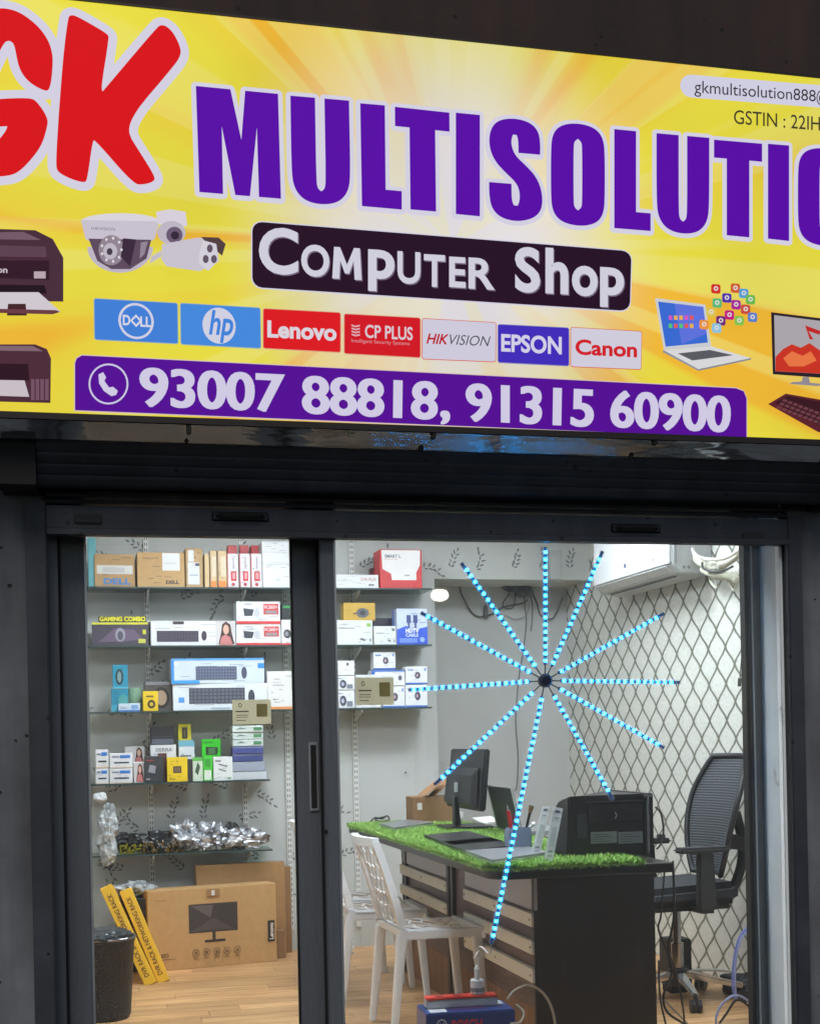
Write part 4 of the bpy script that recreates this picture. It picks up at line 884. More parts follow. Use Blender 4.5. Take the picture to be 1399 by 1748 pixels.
sbox('product_box', 'white box with grey print under the black pouch', S_, 257, 1272, 301, 1336, (220, 220, 222), 'd', .08, Y=3.88, draw=dz(('t', 'SIERRA', (.2, .82, .85, .92), (120, 120, 126))))
pz = P(278, 1272, Y=3.92).z
sbox('pouch', 'black glossy pouch on top of the white box', 'pouch', 257, 1240, 298, 1271, (40, 44, 54), None, .05, Y=3.90, rz=3, draw=dz(('r', .05, .02, .95, .3, (90, 96, 110)), ('r', .06, .4, .94, .44, (66, 70, 82))))
sbox('product_box', 'white box with blue side under the yellow torch pack', S_, 305, 1264, 332, 1334, (216, 222, 228), 'd', .06, Y=3.88, draw=dz(('r', 0, .85, 1, 1, (110, 170, 190)), ('r', .1, .6, .8, .64, (120, 124, 130))))
sbox('torch_pack', 'yellow and black pack with a dark window', 'package', 304, 1236, 326, 1264, (206, 190, 40), None, .04, Y=3.90, draw=dz(('r', .3, .1, .72, .8, (40, 38, 34)), ('r', .42, .2, .58, .7, (96, 90, 70))))
sbox('drive_box', 'bright green box with a black window behind the small cards', S_, 345, 1262, 377, 1334, (52, 196, 40), 'd', .05, Y=3.90, draw=dz(('p', [(.2, .62), (.82, .62), (.86, .8), (.2, .82)], (34, 52, 34)), ('r', .34, .64, .7, .78, (70, 110, 70)), ('r', .05, .9, .6, .94, (30, 140, 30))))
zt0 = 1300
for i, (y0, y1, c, lb) in enumerate(((1318, 1331, (196, 200, 206), 'white plastic sleeve, lowest of the stacked packs'), (1301, 1317, (150, 156, 172), 'silver plastic sleeve under the two blue packs'), (1288, 1300, (58, 68, 128), 'blue pack, lower of two in the stack'), (1275, 1287, (64, 74, 138), 'blue pack, upper of two in the stack'),
                                     (1263, 1274, (206, 216, 212), 'white and green flat box, lowest of three'), (1251, 1262, (208, 218, 214), 'white and green flat box, middle of three'), (1239, 1250, (210, 220, 216), 'white and green flat box, topmost of three'))):
    sbox('flat_pack', lb, 'package', 397-(i < 2), y0, 449+(6 if i == 0 else 3 if i == 1 else 0), y1, c, 'd' if i == 0 else None, .13, Y=3.81+.004*(i % 3), rz=(-2, 1, 2, -1, 0, 1, -1)[i],
         draw=dz(('r', .68, .25, .95, .75, (70, 130, 90)), ('p', [(.1, .4), (.25, .75), (.45, .5), (.25, .55)], (80, 110, 96))) if i > 3 else (dz(('r', 0, .8, 1, 1, (120, 126, 170))) if i > 1 else None))

# ------------------------------------------------------------------ lower shelf: bagged cables
def crumple(name, c, r, mat, amp=.35, freq=14, sub=4, seed=0, flat=True, parent=None, zmin=None, **kw):
    bm = bmesh.new(); bmesh.ops.create_icosphere(bm, subdivisions=sub, radius=1)
    mb = MB(); sv = Vector((seed*7.3, seed*3.1, seed*5.7))
    for v in bm.verts:
        d = v.co.normalized(); p = Vector((d.x*r[0], d.y*r[1], d.z*r[2]))
        k = 1+amp*(noise.fractal(p*freq+sv, .8, 2.2, 4)*1.1+.35*abs(noise.noise(p*freq*2.3+sv)))
        q = Vector(c)+p*k
        if zmin is not None: q.z = max(q.z, zmin+.001+.0006*abs(noise.noise(p*90)))
        mb.v.append(tuple(q))
    mb.f = [tuple(v.index for v in f.verts) for f in bm.faces]; mb.m = [0]*len(mb.f); bm.free()
    return mk(name, mb, mat, parent, smooth=not flat, **kw)
def foil(name, c0, c1, rough=.22, metal=.6):
    m, n, l, b = newmat(name); tc = n.new('ShaderNodeTexCoord'); nz = n.new('ShaderNodeTexNoise'); nz.inputs['Scale'].default_value = 22; nz.inputs['Detail'].default_value = 6
    l.new(tc.outputs['Object'], nz.inputs['Vector']); l.new(ramp(n, l, nz.outputs['Fac'], [(.38, c0), (.6, c1)]), b.inputs['Base Color'])
    b.inputs['Roughness'].default_value = rough; b.inputs['Metallic'].default_value = metal
    bp = n.new('ShaderNodeBump'); bp.inputs['Strength'].default_value = .7; bp.inputs['Distance'].default_value = .02; l.new(nz.outputs['Fac'], bp.inputs['Height']); l.new(bp.outputs[0], b.inputs['Normal'])
    return m
M_bag = foil('crinkled_antistatic_bag', (104, 106, 114), (232, 234, 240)); M_clear = foil('clear_crinkled_plastic', (120, 124, 126), (190, 194, 196), .18, .1)
ze = ZS['e']
def pe(px, py, Y=3.86): return P(px, py, Y=Y)
for i, (x0, x1, y0, s2, lb) in enumerate(((292, 345, 1402, 1, 'crinkled silver bag of cables at the back of the pile'), (335, 395, 1406, 2, 'crinkled silver bag of cables in the middle of the pile'), (375, 450, 1412, 3, 'crinkled silver bag of cables sagging at the shelf end'), (318, 372, 1424, 4, 'crinkled silver bag of cables spilling over the front'))):
    a = pe(x0, 1440); b = pe(x1, 1440); top = pe((x0+x1)/2, y0).z
    crumple('cable_bag', ((a.x+b.x)/2, 3.9 if i < 2 else 3.86, (top+ze)/2), ((b.x-a.x)/2*.95, .08, (top-ze)/2*.9), M_bag, .5, 22, 4, s2, zmin=ze, label=lb, cat='bag', group='bags of cables on the lowest shelf')
def bundle(name, x0, x1, ytop, n, tip, body, label, seed, Y=3.82):
    rr = random.Random(seed); a = pe(x0, 1450, Y).x; b = pe(x1, 1450, Y).x; zt2 = pe((x0+x1)/2, ytop, Y).z
    t = thing(name, label, 'cables', ((a+b)/2, Y, ze), group='cable bundles on the lowest shelf')
    bd = MB(); tp_ = MB()
    for i in range(n):
        x = rr.uniform(a, b); z = ze+.006+rr.random()**1.3*(zt2-ze-.01); y = Y+rr.uniform(0, .03)
        bd.tube([(x, y+.004, z), (x+rr.uniform(-.01, .01), y+.15, z+rr.uniform(0, .01))], .0042, 6); tp_.tube([(x, y-.008, z), (x, y+.004, z)], .0048, 7)
    mk('wires', bd, body, t, kind='stuff'); mk('plug_tips', tp_, tip, t, kind='stuff')
bundle('cable_bundle', 205, 241, 1440, 46, M((196, 190, 60), .25, .6), M((24, 24, 26), .4), 'black cables with yellow plug tips bundled at the shelf front', 1)
bundle('cable_bundle', 244, 316, 1436, 60, M((206, 164, 70), .2, .9), M((190, 186, 176), .4), 'pale cables with gold plug tips bundled at the shelf front', 2)
crumple('cable_coil', ((pe(196, 1440).x+pe(242, 1440).x)/2, 3.93, ze+.06), (.085, .06, .05), M((30, 31, 34), .3, var=.3), .35, 26, 4, 6, zmin=ze, label='black coiled cables behind the yellow tipped bundle', cat='cables')
crumple('cable_coil', (pe(275, 1430).x, 3.95, ze+.05), (.12, .06, .06), M((36, 36, 40), .35, var=.3), .45, 22, 4, 8, zmin=ze, label='black coiled cables between the gold tips and silver bags', cat='cables')
crumple('cable_coil', (pe(400, 1425).x, 3.97, ze+.07), (.05, .05, .075), M((26, 26, 28), .35, var=.3), .5, 22, 3, 9, zmin=ze, label='black cable ends sticking up among the silver bags', cat='cables')

# ------------------------------------------------------------------ things on the floor by the shelves
def fbox(name, label, cat, w_, d_, h_, loc, rz=0, col=BR, mf=BC, draw=None, rx=0, art=BC, group=None):
    o = mk(name, MB().box((-w_/2, 0, 0), (w_/2, d_, h_)), mf(col), loc=loc, rot=(R(rx), 0, R(rz)), world=False, bevel=.003, bseg=1, label=label, cat=cat, group=group)
    if draw:
        A = Art(art, .0004); draw(A); A.build('print', o, lambda u, v, h: (-w_/2+u*w_, -.0004-h, v*h_), world=False)
    return o
p0 = P(254, 1661, Z=0); p1 = P(473, 1641, Z=0); mid = (p0+p1)/2; wd = (p1-p0).length; rz = math.degrees(math.atan2(p1.y-p0.y, p1.x-p0.x))
hh = P(360, 1515, Y=mid.y).z
def mon_art(A):
    A.rect(.31, .44, .69, .80, (60, 52, 50)); A.poly([(.33, .46), (.5, .62), (.67, .46)], (78, 68, 66)); A.poly([(.33, .78), (.48, .62), (.5, .78)], (92, 82, 78)); A.rect(.49, .34, .515, .44, (58, 50, 46)); A.rect(.43, .315, .59, .345, (52, 46, 42))
    for i in range(5):
        A.poly(ell(.36+i*.08, .19, .028, .05, 16), (120, 88, 54), holes=[ell(.36+i*.08, .19, .023, .041, 16)]); A.rect(.35+i*.08, .17, .372+i*.08, .21, (128, 96, 60)); A.rect(.34+i*.08, .115, .38+i*.08, .125, (128, 96, 60))
    A.rect(.925, .26, .98, .53, (38, 32, 30)); v, f = text_geo('Lenovo', .03)
    A._put([(.972-y*.035, .29+x*.21) for x, y in v], f, (214, 206, 196))
    A.text('ThinkVision', (.05, .865, .14, .885), (120, 86, 54)); A.text('LED', (.07, .17, .15, .215), (96, 66, 42), .03); A.rect(.07, .14, .2, .148, (120, 86, 54))
    A.rect(.455, .89, .55, .98, (150, 112, 72)); A.rect(.485, .9, .51, .965, (214, 210, 204))
fbox('monitor_carton', 'large brown monitor carton printed with a screen, standing on the floor', 'carton', wd, .14, hh, (mid.x, mid.y, 0), rz, (186, 146, 96), draw=mon_art)
q0 = P(334, 1480, Y=3.86); q1 = P(487, 1470, Y=3.86); q2_ = P(487, 1560, Y=3.86)
fbox('carton', 'plain brown carton standing behind the monitor carton', 'carton', q1.x-q0.x, .07, (q0.z+q1.z)/2, ((q0.x+q1.x)/2, 3.875, 0), 3, (164, 124, 80))
q0 = P(470, 1480, Y=3.97); q1 = P(496, 1480, Y=3.97)
fbox('carton', 'narrow brown carton against the wallpaper behind the others', 'carton', .36, .05, q0.z, (q1.x-.18, 3.975, 0), 1, (146, 110, 72))
q0 = P(474, 1600, Y=3.8); q1 = P(482, 1600, Y=3.8)
fbox('carton', 'small torn brown carton at the foot of the stack', 'carton', .05, .06, P(480, 1588, Y=3.8).z, (q1.x-.01, 3.79, 0), 8, (140, 104, 70))
# two yellow rack boxes leaning
def rack_box(x_bot, x_top, ytop, Yb, wpx, label, txt):
    b = P(x_bot, 1690, Z=0); b.y = Yb; b = P(x_bot, 1690, Y=Yb); b.z = 0
    tpt = P(x_top, ytop, Y=Yb+.16); d = tpt-b; L = d.length
    ang = math.atan2(d.x, d.z); lean = math.atan2(d.y, math.hypot(d.x, d.z))
    ww = .062
    o = mk('rack_carton', MB().box((-ww/2, 0, 0), (ww/2, .34, L)), M((226, 178, 40), .5, var=.06, scale=10), loc=tuple(b), world=False, bevel=.003, bseg=1, label=label, cat='carton', group='yellow rack cartons')
    o.rotation_euler = (-lean*.5, ang, 0)
    A = Art(lambda c: M(c, .5), .0005); v, f = text_geo(txt, .025)
    A._put([(.68-y*.4, .08+x*.84) for x, y in v], f, (96, 60, 20)); A.build('print', o, lambda u, v, h: (-ww/2+u*ww, -.0005-h, v*L), world=False)
    return o
rack_box(258, 182, 1516, 3.22, 40, 'yellow lettered rack carton leaning, the longer one by the bin', 'DVR RACK & NETWORKING RACK')
rack_box(280, 215, 1522, 3.27, 40, 'yellow lettered rack carton leaning, the shorter one by the monitor carton', 'DVR RACK & NETWORKING RACK')
# black box and small stool behind the yellow cartons
q0 = P(212, 1540, Y=3.62); q1 = P(252, 1540, Y=3.62)
fbox('speaker_box', 'black box standing behind the leaning yellow cartons', 'box', q1.x-q0.x+.05, .25, P(232, 1535, Y=3.62).z, ((q0.x+q1.x)/2-.02, 3.62, 0), 0, (34, 34, 38), mf=BM)
crumple('plastic_bag', (P(235, 1515, Y=3.72).x, 3.74, P(232, 1535, Y=3.62).z+.035), (.11, .08, .04), M_clear, .4, 18, 4, 11, zmin=P(232, 1535, Y=3.62).z, label='clear crinkled plastic bag lying on the black box', cat='bag')
crumple('plastic_bag', (P(184, 1425, Y=3.6).x, 3.62, P(184, 1425, Y=3.6).z), (.05, .05, .15), M_clear, .4, 16, 4, 13, label='clear plastic bag hanging beside the lowest shelf', cat='bag')
crumple('plastic_bag', (P(172, 1362, Y=3.7).x, 3.72, P(172, 1362, Y=3.7).z), (.035, .04, .025), M((214, 216, 218), .4), .3, 16, 3, 14, label='white bag corner poking out under the gadget shelf', cat='bag')
# waste bin
bc = P(176, 1600, Z=.36); bh = .36
tb = thing('waste_bin', 'black wire mesh waste bin with a plastic liner', 'bin', (bc.x, 2.45, 0))
def perf():
    m, n, l, b = newmat('perforated_black_metal'); tc = n.new('ShaderNodeTexCoord'); vo = n.new('ShaderNodeTexVoronoi'); vo.inputs['Scale'].default_value = 150; l.new(tc.outputs['Object'], vo.inputs['Vector'])
    l.new(ramp(n, l, vo.outputs['Distance'], [(.2, (20, 20, 22)), (.5, (58, 60, 64))]), b.inputs['Base Color']); b.inputs['Roughness'].default_value = .5; b.inputs['Metallic'].default_value = .4
    bp = n.new('ShaderNodeBump'); bp.inputs['Distance'].default_value = .004; l.new(vo.outputs['Distance'], bp.inputs['Height']); l.new(bp.outputs[0], b.inputs['Normal'])
    return m
mk('body', MB().lathe([(.105, 0), (.115, .02), (.135, bh-.02), (.138, bh-.02), (.14, bh), (.13, bh), (.126, .3)], 32, (bc.x, 2.45, 0)), perf(), tb, smooth=True)
crumple('liner', (bc.x, 2.45, bh+.01), (.13, .13, .03), M((52, 56, 60), .25), .25, 16, 4, 15, parent=tb)
mk('rim', MB().tube([(bc.x+.14*c_(R(i*15)), 2.45+.14*s_(R(i*15)), bh) for i in range(25)], .006, 8), M((150, 150, 154), .3, .8), tb)

# ------------------------------------------------------------------ reception desk
XA, XB, YN, YFAR, ZT1 = 1.325, 1.985, .65, 3.17, .765
XP = 1.60; YE = P(912, 1600, X=1.60).y; XE = P(1118, 1600, Y=YE).x
desk = thing('reception_desk', 'dark wood reception desk with pale slats on its front', 'desk', (1.75, 1.9, 0))
M_dk = wood('dark_walnut_laminate', ((17, 13, 13), (26, 20, 20), (36, 28, 27)), 2, 22, .4, 'z')
M_dk2 = wood('purple_brown_laminate', ((62, 46, 46), (88, 68, 66), (112, 90, 88)), 3, 26, .4, 'y'); M_dk3 = wood('warm_brown_laminate', ((92, 60, 38), (124, 84, 54), (150, 106, 72)), 3, 26, .4, 'z')
M_cream = M((238, 233, 220), .5, var=.06); M_gp = M((172, 168, 170), .35, var=.05)
def rounded_top(x0, y0, x1, y1, r):
    pts = []
    for i in range(7): a = R(180+90*i/6); pts.append((x0+r+r*c_(a), y0+r+r*s_(a)))
    pts += [(x1, y0), (x1, y1), (x0, y1)]
    return pts
tp = rounded_top(XA, YN, XB, YFAR, .09)
mk('desk_top', MB().hexa([(x, y, ZT1-.035) for x, y in tp], [(x, y, ZT1) for x, y in tp]), M_dk, desk, bevel=.003, bseg=1)
mk('end_panel', MB().box((XP, YE, 0), (XE, YE+.02, ZT1-.035)), M_dk, desk)
yd = P(768, 1500, X=XP).y; yf = YFAR-.03
mk('front_panel', MB().box((XP+.012, YE+.021, .2), (XP+.03, yf, ZT1-.035)), M_dk2, desk)
mk('front_panel', MB().box((XP+.011, YE+.021, 0), (XP+.031, yf, .199)), M_dk3, desk)
mk('end_panel', MB().box((XP, yf, 0), (XE, yf+.02, ZT1-.035)), M_dk, desk)
for y in (yd-.03, yf-.06, yd+.035): mk('post', MB().box((XP-.004, y-.02, 0), (XP+.012, y+.02, ZT1-.036)), M_dk, desk)
zs = [(P(908, a, X=XP-.01).z, P(908, b, X=XP-.01).z) for a, b in ((1561, 1584), (1608, 1631), (1655, 1679))]
zg0 = zs[0][0]+.012
y2a, y2b = P(908, 1570, X=XP-.01).y+.012, P(790, 1535, X=XP-.01).y
y1a, y1b = P(760, 1515, X=XP-.01).y, P(682, 1490, X=XP-.01).y
for a, b in ((y2a, y2b), (y1a, y1b)):
    mk('grey_panel', MB().box((XP, a-.01, zg0), (XP+.012, b, ZT1-.037)), M_gp, desk)
    for zt2, zb2 in zs:
        sl = mk('slat', MB().box((XP-.010, a, zb2), (XP+.011, b, zt2)), M_cream, desk, bevel=.002, bseg=1)
        for yy in (a+.02, (a+b)/2, b-.02): mk('screw', MB().lathe([(.004, 0), (.004, .002)], 8, (0, 0, 0)), M((90, 84, 76), .4, .6), sl, world=False)
        for k_, yy in zip(sl.children, (a+.02, (a+b)/2, b-.02)):
            o_ = sl['_o']; k_.location = (XP-.010-o_[0], yy-o_[1], (zt2+zb2)/2-o_[2]); k_.rotation_euler = (0, R(-90), 0)
# artificial turf
def turf():
    mb = MB(); rr = random.Random(4); x1 = 1.875
    g = rounded_top(XA-.006, YN-.006, x1, YFAR+.01, .09)
    mb.hexa([(x, y, ZT1+.0005) for x, y in g], [(x, y, ZT1+.008) for x, y in g])
    def inside(x, y):
        if x < XA+.084 and y < YN+.084: return (x-XA-.084)**2+(y-YN-.084)**2 < .09**2
        return True
    def blade(x, y, z, dx, dy, h, mi):
        w2 = rr.uniform(.0012, .0022); a = rr.uniform(0, 6.28); ex, ey = c_(a)*w2, s_(a)*w2
        mb.add([(x-ex, y-ey, z), (x+ex, y+ey, z), (x+dx*.4+ex*.8, y+dy*.4+ey*.8, z+h*.6), (x+dx*.4-ex*.8, y+dy*.4-ey*.8, z+h*.6), (x+dx, y+dy, z+h)], [(0, 1, 2, 3), (3, 2, 4)], mi)
    n = 0
    while n < 34000:
        x = rr.uniform(XA, x1); y = rr.uniform(YN, YFAR)
        if not inside(x, y): continue
        blade(x, y, ZT1+.006, rr.gauss(0, .010), rr.gauss(0, .010), rr.uniform(.009, .023), rr.choice((0, 0, 1, 2))); n += 1
    for i in range(9000):                                # fringe that spills over the edge
        t = rr.random()
        if t < .72: x = XA-.004; y = rr.uniform(YN+.08, YFAR); ox, oy = -1, 0
        elif t < .9: x = rr.uniform(XA+.08, x1); y = YN-.004; ox, oy = 0, -1
        else:
            a = R(rr.uniform(180, 270)); x = XA+.084+.088*c_(a); y = YN+.084+.088*s_(a); ox, oy = c_(a), s_(a)
        k2 = rr.uniform(.004, .016); blade(x, y, ZT1+rr.uniform(.001, .008), ox*k2+rr.gauss(0, .004), oy*k2+rr.gauss(0, .004), rr.uniform(-.012, .018), rr.choice((0, 1, 2)))
    return mk('grass_mat', mb, [M((136, 176, 84), .7, var=.25), M((180, 206, 118), .7, var=.25), M((100, 146, 66), .7, var=.25)], label='bright green artificial grass mat covering the desk top', cat='grass mat')
turf()
ZG = ZT1+.021

# ------------------------------------------------------------------ things on the desk
def slab(name, quad, z, th, mats, label, cat, group=None, lid=None):
    """flat thing whose top corners are pixel corners on height z"""
    tp_ = [P(x, y, Z=z+th) for x, y in quad]
    o = mk(name, MB().hexa([(p.x, p.y, z) for p in tp_], [(p.x, p.y, z+th) for p in tp_]), mats, label=label, cat=cat, group=group, bevel=.003)
    return o, tp_
M_lapb = M((40, 41, 44), .32, .3, var=.06); M_lapg = M((150, 152, 156), .3, .6, var=.04); M_laps = M((196, 198, 202), .28, .7, var=.04)
def laptop(quad, mat, base, label):
    t, tp_ = slab('laptop', quad, ZG-.006, .009, base, label, 'laptop', 'closed laptops on the grass mat')
    off = Vector(t['_o']); c = sum(tp_, Vector())/4
    q = [c+(p-c)*.985 for p in tp_]
    mk('lid', MB().hexa([(p.x, p.y, ZG+.0035) for p in q], [(p.x, p.y, ZG+.010) for p in q]), mat, t, bevel=.002)
    return t
laptop([(646,1408),(700,1401),(741,1406),(672,1416)], M_lapg, M_laps, 'grey closed laptop lying alone at the far desk end')
laptop([(722,1428),(800,1421),(858,1438),(770,1446)], M_lapb, M_lapb, 'black closed laptop behind the two others')
laptop([(752,1440),(838,1432),(880,1446),(795,1456)], M_lapb, M_lapb, 'black closed laptop half under the silver one')
laptop([(792,1455),(900,1447),(940,1458),(838,1472)], M_lapg, M_laps, 'silver closed laptop at the near front edge of the mat')
# desktop monitor seen from behind
XM = 1.76; my0 = P(823, 1300, X=XM).y; my1 = P(765, 1300, X=XM).y; mz1 = P(795, 1279, X=XM).z; mz0 = P(795, 1382, X=XM).z
mz0 += .004
mt = thing('desktop_monitor', 'black desktop monitor on a stand, seen from behind', 'monitor', (XM, (my0+my1)/2, ZG))
ry = R(-7)
mk('screen_housing', MB().hexa([(XM-.016, my0, mz0), (XM-.016, my1, mz0), (XM+.012, my1, mz0), (XM+.012, my0, mz0)], [(XM+.014, my0, mz1), (XM+.014, my1, mz1), (XM+.040, my1, mz1), (XM+.040, my0, mz1)]), M((34, 35, 40), .38, var=.1), mt, bevel=.006)
mk('rear_cover', MB().hexa([(XM-.045, my0+.06, mz0+.03), (XM-.045, my1-.06, mz0+.03), (XM-.017, my1-.04, mz0+.01), (XM-.017, my0+.04, mz0+.01)], [(XM-.030, my0+.07, mz0+.16), (XM-.030, my1-.07, mz0+.16), (XM-.0025, my1-.05, mz0+.20), (XM-.0025, my0+.05, mz0+.20)]), M((26, 27, 31), .45), mt, bevel=.004)
mk('port_sticker', MB().box((XM-.049, (my0+my1)/2-.02, mz0+.08), (XM-.0405, (my0+my1)/2+.02, mz0+.125)), M((170, 172, 176), .4), mt)
ym = (my0+my1)/2
mk('stand_neck', MB().hexa([(XM-.06, ym-.03, ZG+.008), (XM-.06, ym+.03, ZG+.008), (XM-.03, ym+.03, ZG+.008), (XM-.03, ym-.03, ZG+.008)], [(XM-.06, ym-.022, mz0+.06), (XM-.06, ym+.022, mz0+.06), (XM-.042, ym+.022, mz0+.06), (XM-.042, ym-.022, mz0+.06)]), M((28, 29, 32), .35), mt, bevel=.004)
mk('stand_base', MB().box((XM-.12, ym-.13, ZG-.008), (XM+.1, ym+.13, ZG+.008)), M((36, 37, 40), .35), mt, bevel=.006)
# raised laptop screen behind the pen cup
lx = P(868, 1425, Z=ZG); ot = thing('open_laptop', 'open dark laptop with a grey rim, seen from behind its lid', 'laptop', (lx.x+.05, lx.y, ZG))
XO = lx.x+.06; oy0 = P(889, 1400, X=XO).y; oy1 = P(849, 1400, X=XO).y; oz1 = P(868, 1343, X=XO).z
mk('base', MB().box((XO+.01, oy0, ZG-.008), (XO+.24, oy1, ZG+.010)), M_laps, ot, bevel=.004)
mk('lid', MB().hexa([(XO, oy0, ZG+.006), (XO, oy1, ZG+.006), (XO+.008, oy1, ZG+.006), (XO+.008, oy0, ZG+.006)], [(XO-.045, oy0, oz1), (XO-.045, oy1, oz1), (XO-.037, oy1, oz1), (XO-.037, oy0, oz1)]), M((50, 52, 60), .3, .4), ot, bevel=.003)
mk('rim', MB().tube([(XO-.002, oy0, ZG+.01), (XO-.043, oy0, oz1), (XO-.043, oy1, oz1), (XO-.002, oy1, ZG+.01)], .0045, 6), M_laps, ot)
# pen cup with tools
pc = P(884, 1449, Z=ZG); pr = .045; ph = P(884, 1413, Y=pc.y).z-ZG
cup = thing('pen_cup', 'grey blue plastic pen cup at the middle of the desk', 'cup', (pc.x, pc.y, ZG-.006))
mk('body', MB().box((pc.x-pr, pc.y-.035, ZG-.006), (pc.x+pr, pc.y+.035, ZG+ph)), M((120, 132, 156), .25, var=.05), cup, bevel=.006)
mk('opening', MB().box((pc.x-pr+.006, pc.y-.029, ZG+ph+.0004), (pc.x+pr-.006, pc.y+.029, ZG+ph+.0012)), M((40, 42, 50), .6), cup)
def stick(name, label, cat, x0, y0, x1, y1, r, col, tip=None, Y=None):
    Yc = pc.y if Y is None else Y
    a = P(x0, y0, Y=Yc); b = P(x1, y1, Y=Yc)
    o = mk(name, MB().tube([a, b], r, 8), M(col, .35), label=label, cat=cat, loc=tuple(a))
    if tip: mk(tip[0], MB().tube([b, b+(b-a).normalized()*tip[1]], tip[2], 8), M(tip[3], .4), o)
stick('cutter', 'red handled cutter standing in the pen cup', 'tool', 873, 1418, 867, 1384, .008, (190, 30, 40), ('blade', .022, [.004, .001], (150, 150, 150)))
stick('marker', 'dark red marker leaning beside the cutter', 'marker', 879, 1418, 876, 1390, .005, (120, 30, 40))
stick('brush', 'black handled brush with tan bristles in the cup', 'brush', 897, 1418, 904, 1388, .006, (34, 30, 32), ('bristles', .028, [.007, .011], (120, 96, 60)))
stick('scissors', 'white handled scissors leaning at the cup edge', 'scissors', 899, 1418, 909, 1408, .006, (206, 206, 208), ('loop', .012, [.012, .006], (214, 214, 216)))
# printed stands with a blank code field
for (x0, y0, x1, y1, x2, y2, x3, y3), lb in (((929, 1377, 942, 1377, 920, 1459, 905, 1452), 'white narrow payment stand, the one beside the pen cup'), ((947, 1378, 964, 1381, 943, 1467, 928, 1461), 'white narrow payment stand, the one beside the printer')):
    Yp = P(x2, y2, Z=ZG).y
    pts = [P(*q, Y=Yp) for q in ((x0, y0), (x1, y1), (x2, y2), (x3, y3))]; pts[2].z = pts[3].z = ZG-.008
    for p in pts[:2]: p.y += .02
    o = mk('payment_stand', MB().hexa([tuple(p) for p in pts], [(p.x, p.y+.003, p.z) for p in pts]), M((214, 216, 220), .35), label=lb, cat='stand', group='payment stands', bevel=0)
    A = Art(lambda c: M(c, .4), .0004)
    for v0, v1, c in ((.05, .09, (90, 90, 110)), (.17, .2, (170, 170, 178)), (.36, .72, (186, 188, 192)), (.79, .83, (140, 142, 150)), (.88, .91, (170, 172, 180))): A.rect(.24, v0, .76, v1, c)
    def fn(u, v, h, pts=pts):
        a = pts[0].lerp(pts[1], u); b = pts[3].lerp(pts[2], u); p = a.lerp(b, v); return (p.x, p.y-.0006-h, p.z)
    A.build('print', o, fn)
# printer
pa = P(965, 1457, Z=ZG); pY = .86; x0 = P(967, 1400, Y=pY).x; x1 = P(1113, 1400, Y=pY).x; zt3 = P(1040, 1357, Y=pY).z; zb3 = ZG-.012; xl = P(941, 1420, Y=pY+.08).x; xk = P(947, 1400, Y=pY+.36).x
pr_ = thing('office_printer', 'black office printer on the near end of the desk', 'printer', ((x0+x1)/2, pY+.18, zb3))
M_prn = M((15, 16, 18), .3, var=.12); M_prg = M((44, 45, 49), .3)
mk('body', MB().hexa([(x0, pY, zb3), (x1-.03, pY, zb3), (x1-.03, pY+.36, zb3), (xk, pY+.36, zb3), (xl, pY+.08, zb3)], [(x0+.01, pY, zt3), (x1-.03, pY, zt3), (x1-.03, pY+.36, zt3), (xk+.02, pY+.36, zt3-.03), (xl+.02, pY+.08, zt3-.03)]), M_prn, pr_, bevel=.006)
mk('side_module', MB().box((x1-.029, pY-.012, zb3), (x1, pY+.34, zt3+.002)), M_prn, pr_, bevel=.004)
mk('rail', MB().tube([(x1-.024, pY-.014, zb3+.01), (x1-.024, pY-.014, zt3-.008)], .005, 8), M((120, 122, 126), .25, .7), pr_)
mk('hinge', MB().box((x1-.036, pY-.016, zt3-.012), (x1-.004, pY-.008, zt3)), M((120, 122, 126), .3, .6), pr_, bevel=.002)
lz = P(1030, 1369, Y=pY).z; xa_ = P(1000, 1370, Y=pY).x; xb_ = P(1098, 1370, Y=pY).x
mk('cover_lip', MB().box((xa_, pY-.006, lz-.004), (xb_, pY+.002, lz+.002)), M_prg, pr_, bevel=.001)
mk('cover', MB().box((xa_+.004, pY-.004, lz-.075), (xb_-.004, pY-.001, lz-.006)), M((20, 20, 22), .22), pr_, bevel=.002)
hz = P(985, 1410, Y=pY); mk('handle_recess', MB().box((P(983, 1400, Y=pY).x, pY-.004, P(985, 1432, Y=pY).z), (P(1001, 1400, Y=pY).x, pY-.001, P(985, 1390, Y=pY).z)), M_prg, pr_, bevel=.002)
for xx0, xx1 in ((1008, 1053), (1055, 1097)):
    a = P(xx0, 1421, Y=pY-.003); b = P(xx1, 1439, Y=pY-.003)
    k = mk('rating_label', MB().box((a.x, pY-.003, b.z), (b.x, pY-.0015, a.z)), M((112, 116, 118), .4), pr_)
    A = Art(lambda c: M(c, .4), .0003)
    for i in range(4): A.rect(.06, .15+i*.2, .06+random.Random(i+xx0).uniform(.4, .85), .22+i*.2, (74, 78, 80))
    A.build('print', k, lambda u, v, h, a=a, b=b: (a.x+u*(b.x-a.x), pY-.0035-h, b.z+v*(a.z-b.z)))
hk = P(1048, 1392, Y=pY); mk('latch', MB().tube([(hk.x, pY-.006, hk.z+.012), (hk.x+.005, pY-.012, hk.z), (hk.x, pY-.006, hk.z-.012)], .002, 6), M((120, 124, 128), .3, .6), pr_)
